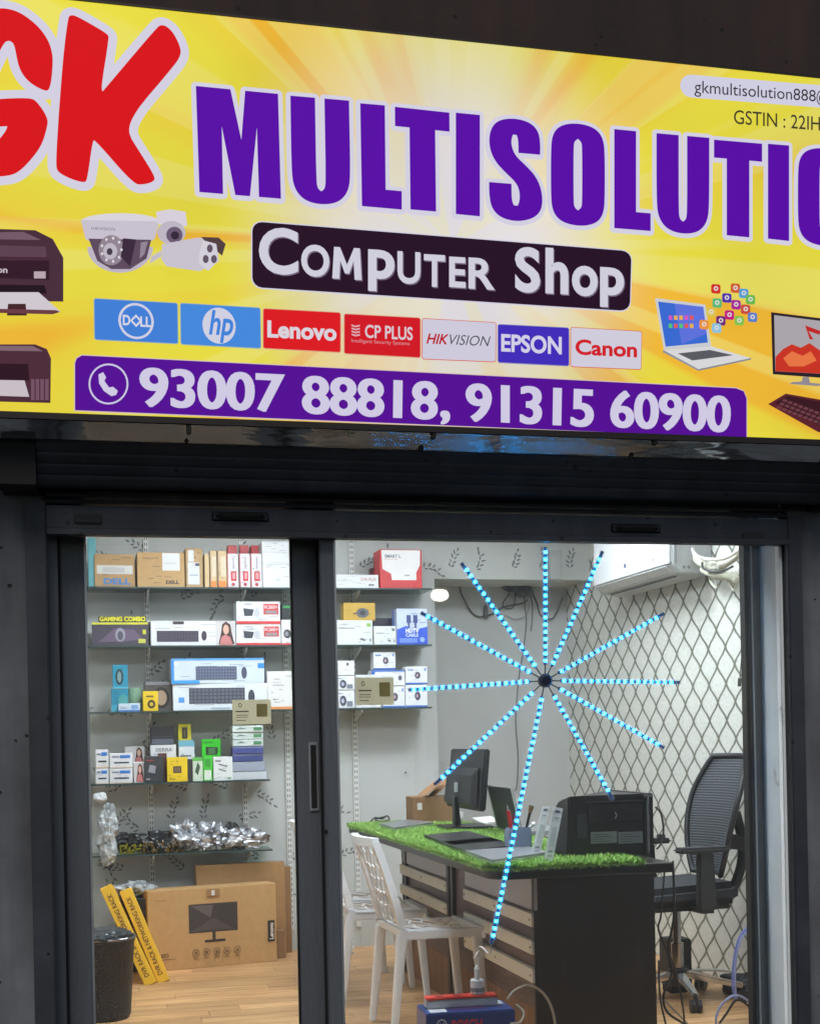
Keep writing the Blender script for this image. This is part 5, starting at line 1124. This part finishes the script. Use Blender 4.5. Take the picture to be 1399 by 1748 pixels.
# boxes, papers and carton at the far end
fz = ZG-.006
a = P(764, 1397, Z=fz); b = P(789, 1397, Z=fz)
fbox('small_box', 'little white box on the grass beside the monitor stand', 'box', b.x-a.x+.02, .07, P(776, 1386, Y=a.y).z-fz, ((a.x+b.x)/2, a.y-.03, fz), 5, (224, 224, 224), mf=BM)
o, _ = slab('paper_stack', [(804,1396),(838,1393),(856,1402),(826,1406)], fz, .007, M((226, 226, 224), .7), 'small stack of white papers beside the monitor stand', 'paper')
a = P(704, 1396, Z=fz); b = P(770, 1396, Z=fz); Yb = 2.98
a = P(704, 1370, Y=Yb); b = P(772, 1370, Y=Yb); bt = P(735, 1360, Y=Yb).z
cbx = thing('open_carton', 'small brown carton with raised flaps at the far desk end', 'carton', ((a.x+b.x)/2, Yb, fz))
mk('body', MB().box((a.x, Yb, fz), (b.x, Yb+.15, bt)), BC((132, 96, 66)), cbx, bevel=.003, bseg=1)
f0 = P(722, 1358, Y=Yb); f1 = P(760, 1330, Y=Yb)
mk('flap', MB().bar((f0.x, Yb+.05, bt), (f0.x+.10, Yb+.07, bt+.075), .14, .004, up=(-.5, 0, .8)), BC((150, 112, 80)), cbx)
mk('flap', MB().bar((f0.x+.06, Yb+.06, bt), (f0.x+.16, Yb+.07, bt+.09), .13, .004, up=(-.5, 0, .8)), BC((164, 124, 90)), cbx)
la = P(716, 1376, Y=Yb); mk('sticker', MB().box((la.x-.012, Yb-.0014, la.z-.02), (la.x+.012, Yb-.0006, la.z+.015)), M((200, 196, 190), .5), cbx)
cp = [P(632, 1403, Z=ZG), P(640, 1396, Z=ZG+.02), P(652, 1398, Z=ZG+.01), P(660, 1393, Z=ZG+.03), P(664, 1400, Z=ZG), P(648, 1402, Z=ZG), P(640, 1399, Z=ZG+.015), P(655, 1395, Z=ZG+.03)]
mk('cable_heap', MB().tube(smooth_path(cp), .004, 6), M((40, 40, 44), .5), label='dark cable heap lying on the far corner of the mat', cat='cable')

# ------------------------------------------------------------------ white plastic chairs
M_pl = M((238, 240, 243), .32, var=.03, spec=.5)
def web(mb, fn, nu, nv, wdt, th, seed):
    """irregular honeycomb web over the unit square, placed by fn(u,v)->(pos, normal)"""
    rr = random.Random(seed); vt = {}
    def vert(i, j):
        if (i, j) not in vt:
            u = (i+(.5 if j % 2 else 0))/nu; v = (j//2*1.5+(j % 2)*.5)/nv
            jt = .22
            vt[(i, j)] = (min(1, max(0, u+rr.uniform(-jt, jt)/nu)), min(1, max(0, v+rr.uniform(-jt, jt)/nv*.8)))
        return vt[(i, j)]
    rows = int(nv/1.5*2)+3
    for j in range(rows):
        for i in range(-1, nu+1):
            a = vert(i, j)
            nb_ = []
            if j % 2 == 0: nb_ = [vert(i, j+1), vert(i-1, j+1)]
            else: nb_ = [vert(i+(1 if (j//2) % 2 == 0 else 0)-(0 if (j//2) % 2 == 0 else 0), j+1)] if False else [vert(i, j+1)]
            for b in nb_:
                if abs(a[0]-b[0])+abs(a[1]-b[1]) < 1e-3: continue
                pa_, na = fn(*a); pb_, nb2 = fn(*b); mb.bar(pa_, pb_, wdt, th, up=tuple(na))
def make_chair():
    t = thing('plastic_chair', '', 'chair', (0, 0, 0), world=False)
    sx0, sx1, hw, zs2 = -.18, .20, .19, .43
    def sf(u, v):      # seat surface, v rear->front
        x = sx0+.03+(sx1-sx0-.05)*v; y = -hw+.03+(2*hw-.06)*u
        return Vector((x, y, zs2-.012*s_(math.pi*v)*s_(math.pi*u)-.02*max(0, v-.8)/.2)), Vector((0, 0, 1))
    seat = MB(); web(seat, sf, 4, 7, .009, .003, 3)
    mk('seat', seat, M_pl, t, world=False)
    ring = MB(); pts = []
    for i in range(9): pts.append((sx0+.015, -hw+.015+(2*hw-.03)*i/8, zs2-.004))
    rim = MB()
    rim.bar((sx0, -hw+.015, zs2-.008), (sx1-.03, -hw+.015, zs2-.010), .026, .016); rim.bar((sx0, hw-.015, zs2-.008), (sx1-.03, hw-.015, zs2-.010), .026, .016)
    rim.bar((sx0+.016, -hw, zs2-.008), (sx0+.016, hw, zs2-.008), .032, .030); rim.bar((sx1-.03, -hw, zs2-.012), (sx1-.03, hw, zs2-.012), .035, .028)
    rim.bar((sx1-.03, -hw, zs2-.030), (sx1-.005, -hw+.02, zs2-.034), .03, .03); 
    for yy in (-hw+.008, hw-.008): rim.bar((sx0, yy, zs2-.02), (sx1-.02, yy, zs2-.022), .012, .034)
    mk('seat_rim', rim, M_pl, t, world=False, bevel=.004)
    def bf(u, v):      # back surface, v from seat to top
        return Vector((sx0+.012-.085*v-.02*v*v-.03*s_(math.pi*u)*v, -hw+.035+(2*hw-.07)*u, zs2+.02+.345*v)), Vector((1, 0, .2))
    bk = MB(); web(bk, bf, 7, 9, .0075, .005, 9)
    mk('backrest', bk, M_pl, t, world=False)
    fr2 = MB()
    for e in (0, 1):
        pth = [bf(e, v/6)[0]+Vector((0, (-.016, .016)[e], 0)) for v in range(7)]
        for a, b in zip(pth, pth[1:]): fr2.bar(a, b, .036, .03, up=(1, 0, 0))
    pth = [bf(u/8, 1)[0]+Vector((0, (u/8-.5)*.05, 0)) for u in range(9)]
    for a, b in zip(pth, pth[1:]): fr2.bar(a, b, .03, .035, up=(0, 0, 1))
    mk('back_frame', fr2, M_pl, t, world=False)
    for (x, y, dx, dy) in ((sx0+.012, -hw+.02, -.045, -.01), (sx0+.012, hw-.02, -.045, .01), (sx1-.05, -hw+.022, .035, -.008), (sx1-.05, hw-.022, .035, .008)):
        mk('leg', MB().bar((x, y, zs2-.015), (x+dx, y+dy, 0), .044, .040, up=(1, 0, 0), w2=.030, t2=.026), M_pl, t, world=False, bevel=.005)
    return t
ch0 = make_chair()
specs = [((1.405, 1.83), 2, 'white perforated plastic chair standing nearest the electrical box'), ((1.335, 2.50), -2, 'white perforated plastic chair in the middle of the row of three'), ((1.31, 2.95), 2, 'white perforated plastic chair at the far end of the row')]
for i, ((x, y), rz, lb) in enumerate(specs):
    c = ch0 if i == 0 else copy_tree(ch0)
    c.location = (x, y, 0); c.rotation_euler = (0, 0, R(rz)); c['label'] = lb; c['group'] = 'white plastic chairs at the desk'

# ------------------------------------------------------------------ office chair (local: faces -X)
def mesh_fabric():
    m, n, l, b = newmat('black_mesh_fabric'); tc = n.new('ShaderNodeTexCoord'); wv = n.new('ShaderNodeTexWave'); wv.bands_direction = 'Z'; wv.inputs['Scale'].default_value = 26; wv.inputs['Distortion'].default_value = .4
    l.new(tc.outputs['Object'], wv.inputs['Vector']); l.new(ramp(n, l, wv.outputs['Fac'], [(.2, (34, 36, 40)), (.8, (82, 86, 92))]), b.inputs['Base Color']); b.inputs['Roughness'].default_value = .75
    bp = n.new('ShaderNodeBump'); bp.inputs['Strength'].default_value = .6; bp.inputs['Distance'].default_value = .003; l.new(wv.outputs['Fac'], bp.inputs['Height']); l.new(bp.outputs[0], b.inputs['Normal'])
    return m
oc = thing('office_chair', 'black mesh office chair with chrome base behind the desk', 'chair', (2.60, 1.98, 0), R(4), world=False)
M_ob = M((34, 35, 38), .45, var=.15); M_oc = M((190, 192, 196), .15, 1); M_seat = M((40, 42, 46), .85, var=.2, scale=60, bump=.1)
zs3 = .50
mk('seat', MB().hexa([(-.26, -.22, zs3-.05), (.20, -.23, zs3-.05), (.20, .23, zs3-.05), (-.26, .22, zs3-.05)], [(-.24, -.21, zs3+.03), (.20, -.22, zs3+.05), (.20, .22, zs3+.05), (-.24, .21, zs3+.03)]), M_seat, oc, world=False, bevel=.03, bseg=4)
mk('seat_pan', MB().box((-.2, -.18, zs3-.075), (.18, .18, zs3-.05)), M_ob, oc, world=False, bevel=.01)
def bsf(u, v):
    hw = .215*(1-.18*(2*v-1)**2-.12*max(0, v-.7)/.3)-(.05*(1-v)**2)
    x = .225+.055*s_(math.pi*(v*.85))*-1+.16*v-.02+.05*(2*u-1)**2*-1
    return Vector((x, (2*u-1)*hw, zs3+.07+.53*v))
bk = MB(); nu, nv = 12, 18; o_ = 0
for i in range(nv+1):
    for j in range(nu+1): bk.v.append(tuple(bsf(j/nu, i/nv)))
for i in range(nv):
    for j in range(nu): a = i*(nu+1)+j; bk.f.append((a, a+1, a+nu+2, a+nu+1)); bk.m.append(0)
bo = mk('backrest', bk, mesh_fabric(), oc, world=False, smooth=True)
per = [bsf(0, i/16) for i in range(17)]+[bsf(i/10, 1) for i in range(1, 11)]+[bsf(1, 1-i/16) for i in range(1, 17)]+[bsf(1-i/10, 0) for i in range(1, 11)]
mk('back_frame', MB().tube(per, .014, 8), M_ob, oc, world=False, smooth=True)
mk('back_support', MB().tube(smooth_path([(.10, 0, zs3-.07), (.24, 0, zs3-.05), (.31, 0, zs3+.06), (.335, 0, zs3+.2), (.30, 0, zs3+.33)]), [.03]*7+[.026]*6+[.022]*6+[.018]*6, 8) if False else MB().tube(smooth_path([(.10, 0, zs3-.06), (.25, 0, zs3-.05), (.33, 0, zs3+.07), (.345, 0, zs3+.2), (.315, 0, zs3+.34)]), .024, 8), M_ob, oc, world=False, smooth=True)
mk('lumbar_pad', MB().box((.29, -.12, zs3+.17), (.315, .12, zs3+.24)), M_ob, oc, world=False, bevel=.01)
for sy in (-1, 1):
    ar = mk('armrest', MB().box((-.14, sy*.27-.04, zs3+.19), (.11, sy*.27+.04, zs3+.215)), M((46, 47, 50), .55), oc, world=False, bevel=.01)
    mk('arm_post', MB().hexa([(-.045, sy*.27-.02, zs3-.06), (.045, sy*.27-.02, zs3-.06), (.045, sy*.27+.02, zs3-.06), (-.045, sy*.27+.02, zs3-.06)], [(-.04, sy*.27-.018, zs3+.19), (.03, sy*.27-.018, zs3+.19), (.03, sy*.27+.018, zs3+.19), (-.04, sy*.27+.018, zs3+.19)]), M_ob, oc, world=False, bevel=.006)
mk('arm_bar', MB().box((-.03, -.28, zs3-.075), (.03, .28, zs3-.055)), M_ob, oc, world=False)
mk('gas_lift', MB().lathe([(.028, .1), (.028, .26), (.018, .261), (.018, zs3-.07)], 16), M_oc, oc, world=False, smooth=False)
mk('hub', MB().lathe([(.04, .075), (.045, .09), (.045, .14), (.03, .15)], 18), M_ob, oc, world=False)
for i in range(5):
    a = R(i*72-104); d = Vector((c_(a), s_(a), 0))
    mk('base_leg', MB().bar(d*.03+Vector((0, 0, .12)), d*.29+Vector((0, 0, .072)), .045, .032, w2=.028, t2=.022), M_oc, oc, world=False, bevel=.006)
    c = d*.29; sd = Vector((-d.y, d.x, 0))
    w_ = MB()
    for q in (-.014, .014): w_.tube([c+sd*(q-.009)+Vector((0, 0, .028)), c+sd*(q+.009)+Vector((0, 0, .028))], .028, 16)
    w_.tube([c+Vector((0, 0, .05)), c+Vector((0, 0, .075))], .01, 8); mk('caster', w_, M_ob, oc, world=False, kind=None)

# ------------------------------------------------------------------ air conditioner on the lattice wall
ya, yb_ = 2.40, 3.42; XF = 2.795; za = 2.04; ztp = 2.32
ac = thing('air_conditioner', 'white split air conditioner high on the lattice wallpaper', 'air conditioner', (XW, (ya+yb_)/2, za-.05))
M_ac = M((226, 228, 230), .3, var=.03); M_acg = M((190, 192, 192), .35)
mk('housing', MB().hexa([(XF+.012, ya, za), (XF+.05, ya, za-.045), (XW-.03, ya, za-.06), (XW, ya, za-.03), (XW, ya, ztp), (XF+.02, ya, ztp)], [(XF+.012, yb_, za), (XF+.05, yb_, za-.045), (XW-.03, yb_, za-.06), (XW, yb_, za-.03), (XW, yb_, ztp), (XF+.02, yb_, ztp)]), M_acg, ac, bevel=.006)
mk('front_panel', MB().hexa([(XF, ya+.012, za+.002), (XF+.011, ya+.012, za+.002), (XF+.018, ya+.012, ztp-.01), (XF+.006, ya+.012, ztp-.01)], [(XF, yb_-.004, za+.002), (XF+.011, yb_-.004, za+.002), (XF+.018, yb_-.004, ztp-.01), (XF+.006, yb_-.004, ztp-.01)]), M_ac, ac, bevel=.003)
mk('louvre', MB().bar((XF+.022, ya+.06, za-.020), (XF+.022, yb_-.05, za-.020), .05, .006, up=(-.6, 0, -.8)), M((206, 208, 208), .35), ac, bevel=.002)
mk('outlet', MB().bar((XF+.075, ya+.10, za-.0535), (XF+.075, yb_-.08, za-.0535), .012, .004, up=(.15, 0, -1)), M((60, 62, 64), .5), ac)
lg = P(1066, 966, X=XF); mk('badge', MB().tube([(XF-.001, lg.y, lg.z), (XF+.004, lg.y, lg.z)], .013, 16), M((60, 70, 120), .35), ac)
lg = P(1114, 956, X=XF); mk('badge', MB().box((XF-.001, lg.y-.015, lg.z-.004), (XF+.004, lg.y+.015, lg.z+.004)), M((120, 124, 130), .35), ac)
for px in (1167, 1175):
    q = P(px, 968, Y=ya); mk('screw_cover', MB().box((q.x-.007, ya-.001, q.z-.007), (q.x+.007, ya+.004, q.z+.007)), M((130, 132, 130), .5), ac)
q = P(1140, 952, Y=ya); mk('side_seam', MB().box((XF+.03, ya-.0012, za-.0), (XF+.034, ya+.002, ztp-.02)), M((120, 122, 124), .5), ac)
# pipes wrapped in foam beside the unit
def wpath(pts, X=None, Y=None): return smooth_path([P(a, b, X=X, Y=Y) for a, b in pts])
mk('coolant_pipe', MB().tube(wpath([(1183, 940), (1190, 958), (1215, 968), (1240, 962), (1262, 945), (1270, 930)], X=2.93), .016, 10), M((206, 204, 186), .6, bump=.2, scale=40), label='cream wrapped coolant pipe curving from the air conditioner', cat='pipe', smooth=True)
mk('coolant_pipe', MB().tube(wpath([(1200, 972), (1222, 982), (1250, 985), (1258, 992)], X=2.95), .020, 10), M((200, 198, 178), .6, bump=.2, scale=40), label='thick cream wrapped pipe below the curving one', cat='pipe', smooth=True)
mk('pipe_tie', MB().tube(wpath([(1198, 960), (1200, 970), (1215, 976), (1235, 974), (1250, 967)], X=2.90), .006, 8), M((60, 60, 58), .5), label='dark tie strap around the wrapped pipes', cat='strap')
crumple('foam_wrap', tuple(P(1222, 968, X=2.94)), (.03, .09, .035), M((206, 204, 188), .6), .4, 18, 4, 21, label='loose cream foam wrap hanging from the pipes', cat='insulation')
for i, pts in enumerate(([(1215, 978), (1212, 992), (1222, 1004), (1225, 996)], [(1242, 985), (1246, 1000), (1252, 1008), (1256, 996)])):
    mk('tape_end', MB().tube(wpath(pts, X=2.97), .006, 6), M((204, 202, 184), .6), label='cream tape end dangling under the %s pipe' % ('curved', 'thick')[i], cat='tape')
mk('drain_hose', MB().tube(wpath([(1182, 936), (1187, 948), (1210, 955), (1240, 952), (1262, 938)], X=2.88), .008, 8), M((214, 212, 200), .4), label='thin pale drain hose looping above the wrapped pipes', cat='hose')
mk('pull_cord', MB().tube([P(1268, 1090, X=3.005), P(1262, 1160, X=3.005)], .0025, 6).tube([P(1262, 1158, X=3.005), P(1261.5, 1172, X=3.005)], .009, 8), M((70, 70, 66), .5), label='thin dark pull cord with a bob against the lattice wallpaper', cat='cord')

# ------------------------------------------------------------------ cables under the beam and on the recess wall
YW = YR-.02
bx = P(870, 1000, Y=YW)
br = thing('wall_bracket', 'black angled bracket with a knot of cables under the beam', 'bracket', tuple(bx))
q = [P(850, 995, Y=YW-.05), P(862, 994, Y=YW-.05), P(886, 1002, Y=YW-.05), P(885, 1008, Y=YW-.05), P(873, 1009, Y=YW-.05)]
mk('plate', MB().hexa([tuple(p) for p in q], [(p.x, YW+.015, p.z) for p in q]), M((56, 58, 60), .5), br)
crumple('cable_knot', tuple(P(893, 1006, Y=YW-.03)), (.045, .03, .05), M((70, 72, 74), .5, var=.4), .5, 24, 4, 31, parent=br)
for i, (pts, r, col, lb) in enumerate((
    ([(786, 993), (786, 1010), (800, 1038), (812, 1051), (828, 1052), (845, 1045), (860, 1036), (890, 1030), (900, 1024)], .005, (84, 86, 86), 'dark cable looping from the beam to the bracket'),
    ([(870, 1012), (858, 1030), (862, 1038), (876, 1036), (880, 1012)], .004, (84, 86, 86), 'short cable loop hanging under the bracket'),
    ([(894, 1014), (896, 1040), (898, 1062), (893, 1110), (885, 1160), (880, 1230), (884, 1290), (882, 1340), (878, 1350)], .004, (110, 112, 112), 'long thin cable hanging down the wall behind the laptop'),
    ([(902, 1010), (908, 1030), (908, 1055), (906, 1078)], .004, (96, 98, 98), 'cable end with a pale plug beside the long cable'),
    ([(905, 1004), (916, 1030), (922, 1050), (940, 1057), (950, 1045), (956, 1030), (960, 1020)], .005, (80, 82, 84), 'grey cable sweeping from the bracket to the corner'),
    ([(862, 1050), (880, 1057), (898, 1050), (903, 1030)], .003, (140, 140, 138), 'faint thin cable sagging under the bracket'))):
    mk('hanging_cable', MB().tube(wpath(pts, Y=YW), r, 6), M(col, .5), label=lb, cat='cable', group='cables on the recess wall')
q = P(829, 1044, Y=YW-.02); mk('inline_adapter', MB().lathe([(.006, -.045), (.014, -.03), (.014, .03), (.006, .045)], 10, tuple(q)), M((80, 82, 80), .5), label='grey inline adapter on the looping cable', cat='adapter', loc=tuple(q))
q = P(942, 965, Y=YB-.03); q1 = P(958, 990, Y=YB-.03)
mk('junction_box', MB().box((q.x-.02, YB-.05, q1.z), (q1.x, YB-.0015, q.z+.09)), M((170, 172, 170), .5), label='grey junction box on the beam beside the lattice wallpaper', cat='junction box', bevel=.004)
mk('nail', MB().tube([P(692, 1319, Y=YB-.03), P(692, 1319, Y=YB-.004)], .006, 6), M((60, 60, 60), .5), label='dark nail in the plain grey pier', cat='nail')

# ------------------------------------------------------------------ electrical box with extension board
zq = .30
fq = [P(727, 1732, Z=zq), P(879, 1723, Z=zq)]
dv = (fq[1]-fq[0]); wd = dv.length; dn = Vector((-dv.y, dv.x, 0)).normalized()
bq = [fq[0], fq[1], fq[1]+dn*.17, fq[0]+dn*.17]
tb = thing('tool_case_box', 'blue printed power tool box on the floor by the desk', 'box', (fq[0].x+wd/2, fq[0].y, 0))
mk('body', MB().hexa([(p.x, p.y, 0) for p in bq], [(p.x, p.y, zq) for p in bq]), M((36, 58, 120), .35, var=.12), tb, bevel=.004)
def bf2(u, v, h): p = fq[0].lerp(fq[1], u); return (p.x-dn.x*(h+.0005), p.y-dn.y*(h+.0005), v*zq)
A = Art(lambda c: M(c, .4), .0005); A.poly(ell(.17, .86, .06, .075, 20), (206, 210, 220), holes=[ell(.17, .86, .05, .0625, 20)]); A.poly(rrect(.145, .825, .155, .895, .003), (206, 210, 220)); A.poly(rrect(.185, .825, .195, .895, .003), (206, 210, 220)); A.rect(.155, .85, .185, .87, (206, 210, 220))
A.text('BOSCH', (.28, .80, .62, .92), (190, 40, 60), .03); 
A.poly([(.0, .0), (.0, .5), (.3, .7), (.3, .0)], (110, 34, 60)); A.build('print', tb, bf2)
def tf2(u, v, h): p = bq[0].lerp(bq[1], u).lerp(bq[3].lerp(bq[2], u), v); return (p.x, p.y, zq+.0005+h)
A = Art(lambda c: M(c, .4), .0005); A.rect(.06, .1, .25, .45, (206, 208, 214)); A.rect(.72, .55, .95, .95, (196, 200, 210)); A.rect(.3, .2, .7, .8, (80, 44, 96)); A.build('top_print', tb, tf2)
g = thing('white_carton', 'white slim carton standing behind the blue tool box', 'carton', tuple(bq[0]-dn*-.02)) if False else None
e0 = bq[0].lerp(bq[3], .55)+dv*.05; e1 = bq[1].lerp(bq[2], .55)-dv*.14; u3 = (e1-e0).normalized()
ex = thing('extension_board', 'grey and red extension board lying on the blue tool box', 'extension board', (e0.x, e0.y, zq))
mk('base', MB().bar((e0.x, e0.y, zq+.016), (e1.x, e1.y, zq+.016), .055, .03), M((176, 178, 182), .35), ex, bevel=.005)
mk('cover', MB().bar((e0.x, e0.y, zq+.035), (e1.x, e1.y, zq+.035), .056, .009), M((206, 66, 52), .35), ex, bevel=.003)
for k in (.2, .45): 
    c = e0.lerp(e1, k); mk('socket', MB().lathe([(.016, 0), (.016, .0015)], 16, (c.x, c.y, zq+.0397)), M((150, 40, 36), .5), ex)
c = e0.lerp(e1, .74)
ad = mk('plug_adapter', MB().lathe([(.02, 0), (.024, .004), (.024, .046), (.022, .05)], 20, (c.x, c.y, zq+.0395)), M((206, 206, 208), .35), label='white round plug adapter in the red extension board', cat='adapter')
mk('band', MB().lathe([(.0244, .010), (.0246, .012), (.0246, .022), (.0244, .024)], 20, (c.x, c.y, zq+.0395)), M((120, 122, 128), .4), ad)
mk('plug', MB().lathe([(.008, .05), (.010, .055), (.010, .085), (.004, .098)], 12, (c.x, c.y, zq+.0395)), M((214, 214, 214), .4), ad)
le = P(838, 1612, Y=YL)
mk('led_lead', MB().tube(smooth_path([le, le+Vector((.0, .02, -.03)), P(818, 1616, Y=.15), P(808, 1636, Y=.45), (c.x+.004, c.y-.02, zq+.19), (c.x, c.y, zq+.135)]), .0018, 6), M((214, 214, 216), .4), label='thin white lead from the blue star to the adapter', cat='cable')
mk('power_cord', MB().tube(smooth_path([P(866, 1706, Y=.70), P(880, 1690, Y=.70), P(905, 1683, Y=.72), P(930, 1700, Y=.74), P(945, 1735, Y=.74), P(950, 1790, Y=.75)]), .0045, 8), M((176, 166, 150), .45), ex, label='beige power cord arching in front of the desk end')
mk('power_cord', MB().tube(smooth_path([P(870, 1748, Y=.62), P(888, 1745, Y=.62), P(893, 1728, Y=.64), P(880, 1715, Y=.66)]), .004, 8), M((150, 140, 126), .45), ex, label='beige cord loop at the box corner')

# ------------------------------------------------------------------ cables and small things behind the desk
for i, (pts, Y, r, col, lb) in enumerate((
    ([(1118, 1378), (1128, 1390), (1132, 1420), (1128, 1440), (1120, 1450)], 1.1, .004, (50, 50, 54), 'dark cable curling out behind the printer'),
    ([(1148, 1470), (1150, 1560), (1140, 1620), (1146, 1660), (1132, 1700), (1140, 1730), (1175, 1752)], 1.25, .005, (26, 26, 28), 'thick black cable hanging behind the desk end'),
    ([(1135, 1470), (1128, 1560), (1124, 1590), (1150, 1650), (1165, 1720), (1168, 1760)], 1.30, .004, (30, 30, 32), 'thin black cable crossing to the floor'),
    ([(1124, 1640), (1126, 1700), (1135, 1745), (1140, 1765)], 1.20, .004, (40, 40, 42), 'black cable close to the desk end panel'),
    ([(1130, 1705), (1150, 1725), (1170, 1745), (1185, 1765)], 1.35, .004, (140, 138, 132), 'pale cable lying on the floor beside the chair'),
    ([(1285, 1574), (1262, 1600), (1252, 1640), (1250, 1680), (1253, 1705)], 1.60, .005, (110, 124, 190), 'blue network cable hanging beside the lattice wall'),
    ([(1282, 1580), (1264, 1606), (1256, 1640), (1254, 1670), (1256, 1706)], 1.62, .004, (150, 160, 205), 'lighter blue network cable beside the darker one'),
    ([(1222, 1755), (1222, 1735), (1232, 1715), (1252, 1700), (1272, 1706), (1290, 1726)], 1.45, .005, (140, 150, 190), 'blue grey cable arching over the floor by the jamb'),
    ([(1222, 1755), (1240, 1730), (1256, 1708), (1275, 1716), (1292, 1738)], 1.47, .005, (36, 36, 40), 'black cable arching over the floor by the jamb'),
    ([(1122, 1662), (1160, 1658), (1200, 1656), (1240, 1658), (1268, 1668), (1288, 1686)], 2.3, .007, (196, 198, 196), 'pale conduit hose lying along the foot of the lattice wall'))):
    mk('loose_cable', MB().tube(wpath(pts, Y=Y), r, 6), M(col, .45), label=lb, cat='cable', group='loose cables behind the desk')
YU = 2.12; a = P(1142, 1605, Y=YU); b = P(1180, 1605, Y=YU)
up = thing('power_backup_unit', 'black upright power unit standing beside the office chair', 'power unit', ((a.x+b.x)/2, YU+.05, 0))
mk('casing', MB().box((a.x, YU, 0.03), (b.x, YU+.12, a.z)), M((28, 28, 31), .45), up, bevel=.006)
mk('foot', MB().box((a.x+.01, YU+.01, 0), (b.x-.01, YU+.11, .03)), M_black, up)
mk('vent', MB().box((a.x+.015, YU-.0015, .1), (b.x-.015, YU-.0005, .13)), M((60, 60, 64), .5), up)
bt = P(1152, 1602, Y=YU+.05)
bo = thing('glass_bottle', 'small clear bottle with a brown cap on the black power unit', 'bottle', (bt.x, YU+.05, a.z))
mk('body', MB().lathe([(.018, 0), (.022, .004), (.022, .02), (.012, .032), (.011, .04)], 16, (bt.x, YU+.05, a.z)), M((186, 190, 190), .15), bo, smooth=True)
mk('cap', MB().lathe([(.0145, .038), (.0145, .068), (.013, .07)], 16, (bt.x, YU+.05, a.z)), M((156, 120, 84), .6), bo)
q = P(1128, 1428, Y=1.15); mk('wall_plug', MB().box((q.x-.014, 1.14, q.z-.008), (q.x+.014, 1.165, q.z+.008)), M((40, 40, 44), .5), label='small black connector on the cable behind the printer', cat='plug', bevel=.002)
q = P(1276, 1700, Y=1.9); crumple('dark_bag', (q.x, 1.95, .05), (.08, .1, .06), M((40, 42, 48), .4), .35, 14, 4, 41, zmin=0, label='dark crumpled bag on the floor against the lattice wall', cat='bag')
q = P(602, 1590, Y=3.6)
sp_ = MB().tube([(q.x+.02*c_(i*.7), 3.7+.02*s_(i*.7), .02+i*.004) for i in range(50)], .006, 6)
mk('coiled_hose', sp_, M((206, 208, 206), .4), label='white coiled hose standing on the floor behind the chairs', cat='hose')

# ------------------------------------------------------------------ street lamp across the road (seen mirrored in the door glass)
g0 = P(750, 1016, Y=YD); d0 = Vector(ray(750, 1016)); d0.y = -d0.y
lp = g0+d0*9.0
sl = thing('street_lamp', 'tall grey street lamp across the road, mirrored in the door glass', 'street lamp', (lp.x, lp.y-.9, -.35))
mk('pole', MB().tube([(lp.x, lp.y-.9, -.35), (lp.x, lp.y-.9, lp.z+.3)], [.07, .045], 12), M((90, 92, 94), .5, .4), sl)
mk('arm', MB().tube(smooth_path([(lp.x, lp.y-.9, lp.z+.25), (lp.x, lp.y-.5, lp.z+.38), (lp.x, lp.y-.05, lp.z+.2)]), .025, 8), M((90, 92, 94), .5, .4), sl)
mk('lamp_shade', MB().lathe([(.13, .05), (.09, .13), (.03, .2)], 20, (lp.x, lp.y, lp.z)), M((110, 112, 114), .4), sl)
mk('bulb', MB().ball((lp.x, lp.y, lp.z), (.085, .075, .06), 16, 10), M((255, 244, 226), emit=40), sl)
